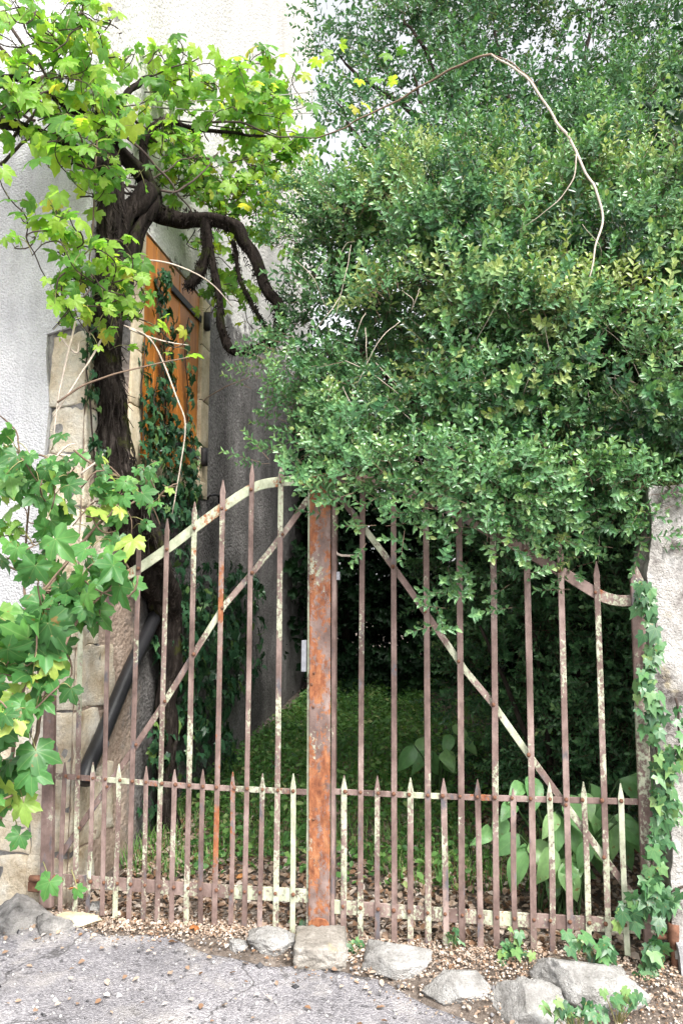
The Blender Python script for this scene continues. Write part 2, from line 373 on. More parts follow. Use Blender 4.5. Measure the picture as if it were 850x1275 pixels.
M['box'] = m_leaf('box_leaf', BX, 'attr', .22, .30, .6, grain=12); M['tree'] = m_leaf('tree_leaf', TR, 'attr', .3, .4, .45, grain=8)
M['hedge'] = m_leaf('hedge_leaf', [(0, (.010, .032, .014)), (.6, (.022, .062, .024)), (1, (.05, .10, .035))], 'attr', .12, .45, .3, grain=8)  # leaf colour kept near black to paint in the yard's deep shade
M['broad'] = m_leaf('broad_leaf', [(0, (.14, .31, .12)), (.6, (.22, .44, .17)), (1, (.32, .52, .22))], 'object', .3, .34, .5, grain=5, veins=(0,), brown=True)
M['grass'] = m_leaf('grass_blade', [(0, (.06, .16, .05)), (.5, (.15, .33, .09)), (.85, (.26, .44, .13)), (1, (.44, .48, .22))], 'attr', .35, .5)
M['litter'] = m_leaf('dry_leaf_bits', [(0, (.10, .055, .032)), (.3, (.24, .14, .085)), (.6, (.43, .33, .26)), (.85, (.58, .50, .44)), (1, (.68, .63, .58))], 'attr', .1, .8, .15, (1, .8, .5))
M['dry'] = m_leaf('fallen_leaf', [(0, (.30, .11, .035)), (1, (.48, .22, .08))], 'object', .15, .6, .3, (1, .7, .4))
M['grit'] = m_leaf('road_grit', [(0, (.05, .05, .055)), (.4, (.25, .24, .25)), (.8, (.55, .54, .53)), (1, (.72, .70, .68))], 'attr', 0, .9, .15)

# ------------------------------------------------------------------ ground and street
n = 190; u = np.linspace(-1, 1, n); w = 3.2 * u + 420 * np.sign(u) * np.abs(u) ** 9
X, Y = np.meshgrid(w, w + 4.2, indexing='ij'); Z = gz(X, Y)
o = mesh('ground', np.stack([X, Y, Z], -1), grid_faces(n, n), M['soil'], None, True); tag(o, kind='structure')
# street asphalt
s = np.concatenate([[-60, -30, -12, -6, -4], np.linspace(-3, 3, 170), [4, 6, 12, 30, 60]])
v = np.concatenate([[0, .015, .04], np.linspace(.08, 3.2, 80), [4, 5.5, 8]])
S, W = np.meshgrid(s, v, indexing='ij'); GC = (GA + GB) / 2
edge = .13 + .16 * smooth(S, -1.0, .0) + .28 * smooth(S, .0, 1.3) + .05 * vnoise(np.stack([S * 4, 0 * S, 0 * S], -1).reshape(-1, 3), 3).reshape(S.shape) * (W < 3)
D = edge + W; X = GC[0] + GS[0] * S + GN[0] * D; Y = GC[1] + GS[1] * S + GN[1] * D
PP = np.stack([X * 14, Y * 14, 0 * X], -1).reshape(-1, 3)
Z = gz(X, Y) + np.where(W < .01, -.02, .012) + (.004 * fbm(PP, 3, 2).reshape(X.shape)) * (np.abs(S) < 3.2)
o = mesh('street', np.stack([X, Y, Z], -1), grid_faces(len(s), len(v))[:, ::-1], M['asphalt'], None, True); tag(o, kind='structure')
def street_z(x, y): return gz(np.array([x]), np.array([y]))[0] + .012

# ------------------------------------------------------------------ house
HT = 10.6
house = thing('house', 'tall old house with pebble-dash front, bare corner stones and one orange-shuttered window', 'house', CORNER)
WU0, WU1, WZ0, WZ1 = .73, 1.88, 2.45, 3.95
us = np.unique(np.concatenate([np.arange(0, 6.87, .07), [WU0, WU1]])); zs = np.unique(np.concatenate([np.arange(-.3, 5.6, .07), [WZ0, WZ1], np.arange(5.8, HT + .01, .4), [HT]]))
us = us[np.concatenate([[True], np.diff(us) > .012])]; zs = zs[np.concatenate([[True], np.diff(zs) > .012])]
U, ZZ = np.meshgrid(us, zs, indexing='ij')
q = np.stack([U * 1.6, ZZ * 1.6, 0 * U], -1).reshape(-1, 3)
dsp = (.018 * fbm(q, 4, 21) + .004 * vnoise(q * 9, 4)).reshape(U.shape)
wx = np.maximum(np.maximum(WU0 - U, U - WU1), np.maximum(WZ0 - ZZ, ZZ - WZ1))
dsp = dsp * smooth(wx, .02, .25) * smooth(U, .02, .3)
Pw = CORNER + WD * U[..., None] + V(0, 0, 1) * ZZ[..., None] + WN * dsp[..., None]
F = grid_faces(len(us), len(zs)); uc = U.reshape(-1)[F].mean(1); zc = ZZ.reshape(-1)[F].mean(1)
F = F[~((uc > WU0) & (uc < WU1) & (zc > WZ0) & (zc < WZ1))]
mesh('side_wall', Pw, F, M['side'], house, True)
def hp(u, z, off=0.0): return CORNER + WD * u + V(0, 0, z) + WN * off
def fp(u, z, off=0.0): return CORNER + FD * u + V(0, 0, z) + FN * off
def box(p, a, b, c):
    p = np.asarray(p, float); v = [p + i * a + j * b + k * c for i in (0, 1) for j in (0, 1) for k in (0, 1)]
    return v, [(0, 1, 3, 2), (4, 6, 7, 5), (0, 4, 5, 1), (2, 3, 7, 6), (0, 2, 6, 4), (1, 5, 7, 3)]
UPV = V(0, 0, 1)
# reveal behind the shutter
mb = MB(); rd = -.14
for a, b in (((WU0, WZ0), (WU1, WZ0)), ((WU1, WZ0), (WU1, WZ1)), ((WU1, WZ1), (WU0, WZ1)), ((WU0, WZ1), (WU0, WZ0))):
    mb.add([hp(*a), hp(*b), hp(*b, rd), hp(*a, rd)], [(0, 1, 2, 3)])
mb.add([hp(WU0, WZ0, rd), hp(WU1, WZ0, rd), hp(WU1, WZ1, rd), hp(WU0, WZ1, rd)], [(0, 1, 2, 3)])
mb.build('window_reveal', M['jamb'], house)
# the other walls and the roof
mb = MB(); L, Dp = 6.0, 6.86
mb.add(*box(fp(0, -.3, -.30), FD * L, UPV * (HT + .3), FN * .28))
mb.build('facade_wall', M['footing'], house)
mb = MB(); mb.add(*box(hp(Dp - .3, -.3, -L), WD * .3, UPV * (HT + .3), WN * (L - .003))); mb.build('rear_wall', M['pebble'], house)
mb = MB(); mb.add(*box(hp(.3, -.3, -L), WD * (Dp - .6), UPV * (HT + .3), WN * .3)); mb.build('far_wall', M['pebble'], house)
mb = MB(); a, b, c, d = [hp(x, HT, y) for x, y in ((-.03, 0), (Dp, 0), (Dp, -L), (-.03, -L))]; e = hp(2.5, HT + 1.6, -L / 2); f_ = hp(Dp - 2.5, HT + 1.6, -L / 2)
mb.add([a, b, c, d, e, f_], [(0, 1, 5, 4), (1, 2, 5), (2, 3, 4, 5), (3, 0, 4), (0, 3, 2, 1)]); mb.build('roof', M['tile'], house)
# pebble-dash coat on the facade, stopping at the corner stones low down
QZ, QW, QL = 2.98, .215, .50
courses = []; z = -.1; qr = random.Random(19)
while z < QZ:
    h = qr.uniform(.24, .42); h = min(h, QZ + .02 - z) if QZ - z - h > .12 else QZ + .02 - z
    courses.append((z, h)); z += h
ZB = [a for a, b in courses if a > 1.15][0]            # below this the coat has fallen off further in
us = np.unique(np.round(np.concatenate([np.arange(0, 1.6, .04), np.arange(1.6, 6.01, .4)]), 4)); zs = np.unique(np.round(np.concatenate([np.arange(-.3, 5.6, .06), np.arange(5.6, HT + .01, .5)]), 4))
U, ZZ = np.meshgrid(us, zs, indexing='ij'); qn = vnoise(np.stack([ZZ * 3.1, 0 * U, 0 * U], -1).reshape(-1, 3), 8).reshape(U.shape)
edge0 = np.where(ZZ < ZB - .01, QL + .03 * qn, np.where(ZZ < QZ + .05, QW + .02 * qn, 0.0))
Uw = edge0 + U * (6.0 - edge0) / 6.0
q = np.stack([Uw * 2, ZZ * 2, 0 * U], -1).reshape(-1, 3)
off = .006 + .008 * fbm(q, 3, 31).reshape(U.shape)
Pw = CORNER + FD * Uw[..., None] + UPV * ZZ[..., None] + FN * (off[..., None])
Pb = Pw.copy()[0] - FN * .045
nz = len(zs); V_ = np.concatenate([Pw.reshape(-1, 3), Pb]); F = [tuple(f) for f in grid_faces(len(us), nz)[:, ::-1]]
k0 = len(us) * nz
F += [(j, j + 1, k0 + j + 1, k0 + j) for j in range(nz - 1)]
mesh('pebble_dash_coat', V_, F, M['pebble'], house, False)
# corner stones, each its own block
def rough_block(p, a, b, c, m, name, parent, amp=.012, seed=0, cuts=11, rnd_c=.008):
    bm = bmesh.new(); bmesh.ops.create_cube(bm, size=1); bmesh.ops.subdivide_edges(bm, edges=list(bm.edges), cuts=cuts, use_grid_fill=True)
    co = np.array([v.co[:] for v in bm.verts]); la, lb, lc = [np.linalg.norm(x) for x in (a, b, c)]
    ln = np.array([la, lb, lc]); n_ = cuts + 1; idx = np.round((co + .5) * n_); e_ = np.minimum(rnd_c, ln * .2) / ln
    co = np.where(idx <= 0, -.5, np.where(idx >= n_, .5, -.5 + e_ + (idx - 1) / (n_ - 2) * (1 - 2 * e_)))
    q = co * np.array([la, lb, lc]); half = np.array([la, lb, lc]) / 2; inner = np.clip(q, -(half - rnd_c), half - rnd_c)
    d = q - inner; nn = np.linalg.norm(d, axis=1, keepdims=True); q = np.where(nn > 0, inner + d / (nn + 1e-9) * rnd_c * np.minimum(1, nn / rnd_c), q)
    dirn = q / (np.linalg.norm(q, axis=1, keepdims=True) + 1e-9)
    q = q + dirn * (amp * fbm(q * 9 + seed * 3.7, 4, seed))[:, None]
    W_ = p + (a + b + c) / 2 + q[:, :1] * unit(a) + q[:, 1:2] * unit(b) + q[:, 2:] * unit(c)
    f = [tuple(v.index for v in fc.verts) for fc in bm.faces]; bm.free()
    return mesh(name, W_, f, m, parent, True)
for k, (z, h) in enumerate(courses):
    sw = rnd.uniform(.42, .55) if k % 2 else rnd.uniform(.24, .32); p = CORNER + WN * .012 - FN * .008 + UPV * (z + .006)
    if z < ZB - .01:
        fw = rnd.uniform(.2, .32); rough_block(p, FD * (fw + .006), WD * sw, UPV * (h - .007), M['lime'], 'corner_stone', house, .02, k)
        rough_block(p + FD * (fw + .013), FD * (QL + .035 - fw), WD * .2, UPV * (h - .007), M['lime'], 'wall_stone', house, .02, k + 30)
    else:
        rough_block(p, FD * (QW + .004), WD * sw, UPV * (h - .007), M['lime'], 'corner_stone', house, .02, k)
# window: stone jambs, lintel, sill, plank shutter
sur = link('window_surround', bpy.data.meshes.new('window_surround'), None, house)
for (u0, u1) in ((WU0 - .17, WU0), (WU1, WU1 + .2)):
    z = WZ0 - .12
    for h in (.42, .36, .45, .39):
        rough_block(hp(u0, z + .004, -.05), WD * (u1 - u0 - .002), UPV * (h - .008), WN * .066, M['jamb'], 'jamb_stone', sur, .004, int(z * 50) + 3, 7, .004); z += h
rough_block(hp(WU0 - .0, WZ0 - .12, -.05), WD * (WU1 - WU0), UPV * .11, WN * .12, M['jamb'], 'sill', sur, .003, 56, 8, .005)
sh = link('shutter', bpy.data.meshes.new('shutter'), None, house)
npk = 5; pw = (WU1 - WU0 - .02) / npk
for k in range(npk):
    o = mesh('plank', *box(hp(WU0 + .01 + k * pw + .003, WZ0 + .01, -.045), WD * (pw - .006), UPV * (WZ1 - WZ0 - .02), WN * (.036 + .003 * (k % 2))), M['wood'], sh); bevel(o, .004)
for zz in (3.76, 2.66):
    o = mesh('hinge_strap', *box(hp(WU0 + .5, zz - .028, -.004), WD * (WU1 - WU0 - .5 + .02), UPV * .056, WN * .012), M['blackiron'], sh); bevel(o, .003)
    v_, f_ = tube([hp(WU1 + .05, zz - .07, .03), hp(WU1 + .05, zz + .07, .03)], [.032], 10, 4); mesh('hinge_pin', v_, f_, M['blackiron'], sh, True)
# iron staple on the wall
v_, f_ = tube([side(258, 622, .0), side(262, 617, .05), side(272, 617, .05), side(273, 626, .03)], [.010], 6, 10); mesh('wall_hook', v_, f_, M['blackiron'], house)

# drain pipe leaning along the wall foot
dp = thing('drain_pipe', 'black drain pipe slanting down across the house wall behind the left gate', 'pipe', side(105, 960, .06))
pts = [side(207, 735, .07), side(190, 775, .07), side(160, 838, .07), side(128, 915, .07), side(112, 950, .075), side(104, 975, .08)]
v_, f_ = tube(pts, [.042], 12, 24); mesh('pipe', v_, f_, M['black'], dp, True)
pc = side(125, 925, .07); dr = unit(pts[3] - pts[2]); v_, f_ = tube([pc - dr * .008, pc + dr * .008], [.048], 12, 3); mesh('clamp', v_, f_, M['zinc'], dp, True)

# ------------------------------------------------------------------ right-hand wall end
PC = V(1.385, 3.41, 0); PD = GS                         # front-left corner, along the street
pier = thing('boundary_wall', 'rough cream plastered wall end with yellow lichen right of the gate', 'wall', PC)
def slab(name, u0, u1, z0, z1, d0, d1, m, amp, seed, res=.045):
    nu, nz_, nd = [max(2, int(x / res) + 2) for x in (u1 - u0, z1 - z0, d1 - d0)]
    bm = bmesh.new(); bmesh.ops.create_grid(bm, x_segments=1, y_segments=1, size=.5); bm.free()
    mb = MB()
    def face(P, rev=False):
        a, b = P.shape[:2]; F = grid_faces(a, b); mb.add(P.reshape(-1, 3), [tuple(f[::-1]) if rev else tuple(f) for f in F])
    def wp(U, Zc, Dd):
        q = np.stack(np.broadcast_arrays(U, Zc, Dd), -1).reshape(-1, 3)
        cen = q - np.array([u1, (z0 + z1) / 2, (d0 + d1) / 2]); n1 = fbm(q * 3.1, 5, seed); n2 = fbm(q * 3.1 + 31, 5, seed + 7); n3 = fbm(q * 3.1 + 77, 4, seed + 13)
        q = q + np.stack([n2, n3 * .6, n1], -1) * amp
        return (PC + PD * q[:, :1] + UPV * q[:, 1:2] - GN * q[:, 2:]).reshape(np.broadcast(U, Zc, Dd).shape + (3,))
    uu, zz, dd = np.linspace(u0, u1, nu), np.linspace(z0, z1, nz_), np.linspace(d0, d1, nd)
    A, B = np.meshgrid(uu, zz, indexing='ij'); face(wp(A, B, np.full_like(A, d0))); face(wp(A, B, np.full_like(A, d1)), True)
    A, B = np.meshgrid(dd, zz, indexing='ij'); face(wp(np.full_like(A, u0), B, A), True)
    A, B = np.meshgrid(uu, dd, indexing='ij'); face(wp(A, np.full_like(A, z1), B), False)
    return mb.build(name, m, pier, True)
slab('wall_body', 0, 1.6, .06, 2.07, 0, .34, M['pier'], .03, 3, .022)
slab('wall_base', .02, 1.6, -.3, .13, -.05, .40, M['cement'], .014, 9)
mb = MB(); r_ = np.random.default_rng(4); Vs = []
for k in range(1500):
    u_, d_ = r_.uniform(-.02, 1.5), r_.uniform(-.02, .36); p = PC + PD * u_ - GN * d_ + UPV * (2.05 + .06 * r_.random() * (1 - abs(d_ - .17) * 3)); a = unit(r_.normal(size=3) + UPV); b = unit(np.cross(a, r_.normal(size=3))) * r_.uniform(.004, .010); Vs.append([p - b, p + b, p + a * r_.uniform(.015, .04)])
o = mesh('moss_cap', np.array(Vs).reshape(-1, 3), np.arange(4500).reshape(-1, 3), M['moss'], pier); o['kind'] = 'stuff'

# ------------------------------------------------------------------ the gate: two leaves
def bar_poly(pt, pb, w, tip, woff=0.0):
    """flat bar from pb up to the point pt on the gate plane, with a spear tip"""
    ax = unit(pt - pb); sd_ = GS; t = pt - ax * tip
    A_, f_, ph = rnd.uniform(.0008, .0035), rnd.uniform(.6, 1.6), rnd.uniform(0, 6.28); H = np.linalg.norm(t - pb)
    bend = [pb + ax * H * k / 7 + sd_ * A_ * (math.sin(ph + f_ * 3.14 * k / 7) - math.sin(ph) * (1 - k / 7) - math.sin(ph + f_ * 3.14) * k / 7) for k in range(1, 7)]
    return [b - sd_ * w / 2 * rnd.uniform(.94, 1.04) for b in bend[::-1]] + [pb - sd_ * w / 2, pb + sd_ * w / 2] + [b + sd_ * w / 2 * rnd.uniform(.94, 1.04) for b in bend] + [t + sd_ * w / 2, t + sd_ * w * .56 + ax * tip * .12, t + sd_ * w * .30 + ax * tip * .6, pt + sd_ * .002, pt - sd_ * .002,
            t - sd_ * w * .30 + ax * tip * .6, t - sd_ * w * .56 + ax * tip * .12, t - sd_ * w / 2]
def ribbon(pts, w):
    P = np.asarray(pts); T = np.gradient(P, axis=0); T /= np.linalg.norm(T, axis=1)[:, None]; N = np.cross(T, GN)
    return list(P + N * w / 2) + list((P - N * w / 2)[::-1])
def strip_prism(pts, w, a, b):
    P = np.asarray(pts); n_ = len(P); T = np.gradient(P, axis=0); T /= np.linalg.norm(T, axis=1)[:, None]; N = np.cross(T, GN); w = np.broadcast_to(w, (n_,))[:, None]
    q = np.concatenate([P + N * w / 2 + GN * a, P - N * w / 2 + GN * a, P - N * w / 2 + GN * b, P + N * w / 2 + GN * b])
    f = []
    for i in range(n_ - 1):
        for k in range(4):
            j = (k + 1) % 4; f.append((k * n_ + i, j * n_ + i, j * n_ + i + 1, k * n_ + i + 1))
    f += [(0, n_, 2 * n_, 3 * n_), (n_ - 1, 4 * n_ - 1, 3 * n_ - 1, 2 * n_ - 1)]
    return q, f
rv_me = None
def rivet(p, parent, r=.0085):
    global rv_me
    if rv_me is None:
        bm = bmesh.new(); bmesh.ops.create_uvsphere(bm, u_segments=8, v_segments=5, radius=1); rv_me = bpy.data.meshes.new('rivet'); bm.to_mesh(rv_me); bm.free()
        rv_me.polygons.foreach_set('use_smooth', np.ones(len(rv_me.polygons), bool))
    o = link('rivet', rv_me, M['rustiron'], parent); o.location = tuple(p - origin(parent)); o.scale = (r, r, r); return o
def lerp_y(pts, x):
    return float(np.interp(x, [p[0] for p in pts], [p[1] for p in pts]))
def lineint(poly, pt, pb):
    """pixel crossing of a px polyline with the bar pt-pb, by its x at that height"""
    for a, b in zip(poly[:-1], poly[1:]):
        for t in np.linspace(0, 1, 40):
            x, y = a[0] + (b[0] - a[0]) * t, a[1] + (b[1] - a[1]) * t
            f = (y - pt[1]) / (pb[1] - pt[1]); xb = pt[0] + (pb[0] - pt[0]) * f
            if 0.0 < f < 1 and abs(xb - x) < 2.0: return (x, y)
    return None
def gate_leaf(name, label, talls, shorts, mid, bot, top, brace, greens, wbar, group):
    g = thing(name, label, 'gate', gate(*bot[0]) * V(1, 1, 0), group)
    for (t_, b_, gr, ru) in talls + shorts:
        short = (t_, b_, gr, ru) in shorts
        pt, pb = gate(*t_), gate(*b_); w = wbar * rnd.uniform(.93, 1.07) * (.94 if short else 1)
        bow = rnd.uniform(-.004, .004)
        v_, f_ = prism(bar_poly(pt, pb, w, .075), GN, .010 + bow * .3, .018 + bow * .3)
        o = mesh('picket', v_, f_, M['paint'], g); bevel(o, .0022); o.color = (gr, ru, 0, 1)
        for line in ([mid, bot] if short else [mid, bot, top, brace]):
            q_ = lineint(line, t_, b_)
            if q_: rivet(gate(*q_, .019), o, rnd.uniform(.008, .0105))
    for nm, line, w, a, b, gr, ru, nn in (('middle_rail', mid, .027, .001, .0085, .45, .5, 14), ('bottom_rail', bot, .062, .001, .0088, .5, .45, 14), ('top_rail', top, .050, .001, .0088, greens[0], .52, 30), ('brace', brace, .030, -.009, -.001, greens[1], .3, 12)):
        P = spline([gate(*p) for p in line], nn)
        v_, f_ = strip_prism(P, w, a, b); o = mesh(nm, v_, f_, M['paint'], g); o.color = (gr, ru, 0, 1); bevel(o, .002)
    return g
def stile(g, name, pts_l, a, b, col, tipped=False):
    v_, f_ = prism([gate(*p) for p in pts_l], GN, a, b); o = mesh(name, v_, f_, M['paint'], g); o.color = (*col, 0, 1); bevel(o, .003); return o

midL = [(64, 965), (165, 973), (260, 980), (384, 986)]; botL = [(52, 1094), (160, 1101), (260, 1108), (384, 1115)]
topL = [(72, 748), (110, 738), (160, 716), (208, 684), (245, 656), (282, 629), (315, 608), (340, 601), (386, 597)]
braceL = [(384, 620), (350, 668), (315, 712), (276, 758), (235, 825), (200, 882), (165, 934), (130, 985), (72, 1070)]
def tb(xt, yt, xb, yb, g=.35, r=.35): return ((xt, yt), (xb, yb), g, r)
talls = [tb(103, 735, 95, 1137, .55, .2), tb(138, 700, 129, 1139, .3, .35), tb(175, 668, 162, 1143, .28, .3), tb(210, 646, 197, 1147, .42, .35), tb(244, 625, 233, 1151, .45, .45),
         tb(279, 598, 268, 1155, .35, .6), tb(315, 578, 305, 1158, .30, .4), tb(351, 578, 344, 1161, .5, .4)]
shorts = [tb(83, 948, 77, 1133, .3, .2), tb(118, 948, 111, 1138, .45, .2), tb(150, 950, 145, 1142, .5, .2), tb(184, 953, 180, 1144, .42, .3), tb(219, 957, 215, 1149, .3, .35),
          tb(254, 957, 251, 1153, .3, .4), tb(291, 960, 288, 1157, .3, .5), tb(328, 962, 324, 1160, .4, .45), tb(366, 962, 365, 1162, .95, .15)]
gl = gate_leaf('gate_leaf', 'left rusty iron gate leaf with pale green arched top rail, half hidden by vine leaves', talls, shorts, midL, botL, topL, braceL, (.80, .45), .0255, 'leaves of the double gate')
stile(gl, 'hinge_stile', [(53, 1128), (68, 1128), (73, 742), (69, 720), (61, 742)], .0, .03, (.3, .15))
stile(gl, 'meeting_stile', [(381.5, 1166), (387, 1166), (390, 588), (384, 588)], -.028, .012, (.62, .35))
cpl = stile(gl, 'cover_plate', [(385, 1168), (411.5, 1168), (413, 590), (387, 590)], .016, .026, (.36, .655))
ft = stile(cpl, 'foot_plate', [(385.5, 1168), (411, 1168), (411, 1146), (407, 1141), (398, 1139), (390, 1141), (385.5, 1146)], .0265, .034, (.05, .8))
for px, py in ((389, 720), (388, 852), (390, 880), (390, 1020), (391, 838)): rivet(gate(px, py, .027), cpl, .0075)
v_, f_ = prism([gate(*p) for p in ((376.5, 797), (382.5, 797), (382, 836), (376, 836))], GN, -.03, .022); o = mesh('lock_plate', v_, f_, M['zinc'], gl); bevel(o, .002)
v_, f_ = box(gate(33, 1128, .0), GS * .085, UPV * .05, GN * -.06); o = mesh('hinge_socket', v_ + UPV * .065, f_, M['rustiron'], gl); bevel(o, .006)
v_, f_ = tube([gate(38, 1094, .01), gate(70, 1094, .01)], [.017], 8, 4); mesh('hinge_arm', v_, f_, M['rustiron'], gl, True)

midR = [(413, 985), (520, 990), (640, 994), (797, 998)]; botR = [(413, 1128), (520, 1136), (640, 1144), (798, 1153)]
topR = [(412, 596), (445, 597), (480, 603), (520, 618), (570, 640), (610, 662), (650, 684), (700, 713), (727, 730), (750, 743), (770, 748), (790, 747)]
braceR = [(416, 610), (452, 656), (491, 708), (532, 766), (575, 830), (616, 880), (661, 945), (705, 1004), (750, 1066), (800, 1132)]
talls = [tb(452, 592, 449, 1175, .4, .4), tb(490, 596, 491, 1178, .28, .4), tb(530, 612, 533, 1183, .4, .3), tb(571, 630, 575, 1187, .3, .3), tb(613, 640, 618, 1190, .36, .25),
         tb(654, 650, 664, 1193, .42, .2), tb(696, 673, 710, 1196, .38, .15), tb(741, 699, 757, 1200, .5, .15)]
shorts = [tb(429, 964, 428, 1172, .6, .35), tb(470, 965, 470, 1177, .5, .25), tb(511, 967, 511, 1181, .45, .25), tb(552, 968, 555, 1184, .5, .25), tb(594, 969, 598, 1189, .32, .3),
          tb(638, 980, 642, 1192, .32, .25), tb(683, 973, 687, 1195, .58, .2), tb(725, 972, 733, 1199, .5, .1), tb(771, 974, 780, 1188, .8, .2)]
gr_ = gate_leaf('gate_leaf', 'right rusty iron gate leaf hung on the cream wall, top rail sagging under the bush', talls, shorts, midR, botR, topR, braceR, (.33, .5), .0275, 'leaves of the double gate')
stile(gr_, 'hinge_stile', [(801, 1203), (817, 1203), (799, 722), (790, 704), (783, 722)], .0, .03, (.42, .12))
stile(gr_, 'meeting_stile', [(411.7, 1168), (416.5, 1168), (419.5, 588), (413.4, 588)], -.03, .013, (.3, .25))
v_, f_ = tube([gate(417, 676, 0), gate(420, 690, 0), gate(440, 692, 0), gate(452, 692, 0)], [.006], 6, 10); mesh('latch_rod', v_, f_, M['palecane'], gr_)
v_, f_ = prism([gate(*p) for p in ((419, 712), (423, 712), (423, 722), (419, 722))], GN, -.02, .006); mesh('latch_keeper', v_, f_, M['zinc'], gr_)
v_, f_ = tube([gate(800, 1166, .0), gate(838, 1166, .02)], [.014], 8, 4); mesh('hinge_arm', v_, f_, M['rustiron'], gr_, True)
v_, f_ = tube([gate(838, 1150, .03), gate(838, 1177, .03)], [.024], 10, 4); mesh('hinge_knuckle', v_, f_, M['rustiron'], gr_, True)
v_, f_ = tube([gate(839, 1177, .035), gate(840, 1222, .035)], [.016, .013], 8, 4); mesh('hinge_pin', v_, f_, M['rustiron'], gr_, True)

# ------------------------------------------------------------------ stones along the threshold
def stone(name, label, cat, px, py, wpx, hpx, depth, m, seed, group=None, flat=.5, zc=None, rot=0, block=False):
    """a stone whose foot sits on the ground; px,py its middle in view"""
    base = on_z(px, py + hpx / 2, 0)
    for _ in range(4): base = on_z(px, py + hpx / 2, street_z(base[0], base[1]) - .004)
    Yd = base[1]; w = wpx * Yd / 956; h = hpx * Yd / 956 * (.62 if block else .70)
    cen = base + V(0, depth * .5, 0)
    r_ = np.random.default_rng(seed)
    bm = bmesh.new(); bmesh.ops.create_icosphere(bm, subdivisions=5, radius=1); co = np.array([v.co[:] for v in bm.verts]); f = [tuple(v.index for v in fc.verts) for fc in bm.faces]; bm.free()
    if block: co = co / np.abs(co).max(1, keepdims=True) * .9 + co * .1
    for k in range(5 if block else 16):
        nrm = unit(r_.normal(size=3) * V(1, 1, .8)); d = r_.uniform(.5, .8) if not block else r_.uniform(1.05, 1.25); e = co @ nrm - d; co = co - np.where(e > 0, e * .97, 0)[:, None] * nrm
    co = co * (1 + (.05 if not block else .03) * fbm(co * 2.1 + seed, 4, seed))[:, None] + (.05 * fbm(co * 7 + seed, 5, seed + 1))[:, None] * co
    co = co - V(*((co.max(0) + co.min(0)) / 2)); co = co / (co.max(0) - co.min(0)) * V(w, depth, h * 1.6)
    c_, s_ = math.cos(rot), math.sin(rot); co = np.stack([co[:, 0] * c_ - co[:, 1] * s_, co[:, 0] * s_ + co[:, 1] * c_, co[:, 2]], -1)
    t = thing_loc = cen; W_ = co + V(cen[0], cen[1], base[2] + h * 1.6 / 2 - h * .6)
    o = mesh(name, W_ - cen, f, m, None, True); o.location = tuple(cen); tag(o, label, cat, group); return o
gs = 'stones along the foot of the gate'
stone('stone', 'small pale rounded stone left of the threshold rocks by an orange leaf', 'stone', 295, 1178, 24, 14, .07, M['rock'], 1, gs)
stone('stone', 'low grey rock leaning against the left of the threshold block', 'stone', 340, 1173, 66, 32, .16, M['rock'], 12, gs)
stone('threshold_block', 'squared stone block with yellow lichen under the rusty centre post', 'stone', 398, 1189, 68, 42, .26, M['block'], 3, gs, block=True)
stone('stone', 'pale angular rock just right of the threshold block', 'stone', 496, 1201, 86, 42, .20, M['rock'], 24, gs, rot=-.25)
stone('stone', 'long pale rock on the asphalt edge, between two larger rocks', 'stone', 573, 1233, 88, 42, .18, M['rock'], 35, gs)
stone('stone', 'pale wedge-shaped rock at the bottom edge of the picture', 'stone', 664, 1256, 98, 58, .22, M['rock'], 46, gs, rot=-.3)
stone('stone', 'largest grey rock under the right gate leaf with ivy below it', 'stone', 746, 1229, 138, 66, .27, M['rock'], 57, gs)
stone('flat_stone', 'thin flat pale slab lying before the left gate leaf', 'stone', 94, 1149, 58, 17, .10, M['jamb'], 8)
stone('footing_stone', 'rough grey footing stone under the house corner', 'stone', 12, 1142, 80, 50, .24, M['footing'], 71, 'footing stones')
stone('footing_stone', 'smaller grey footing stone next to the left gate hinge', 'stone', 64, 1154, 56, 26, .16, M['footing'], 83, 'footing stones')
stone('stone', 'little grey pebble stone behind the flat slab under the left pickets', 'stone', 117, 1130, 22, 14, .06, M['rock'], 19, gs)

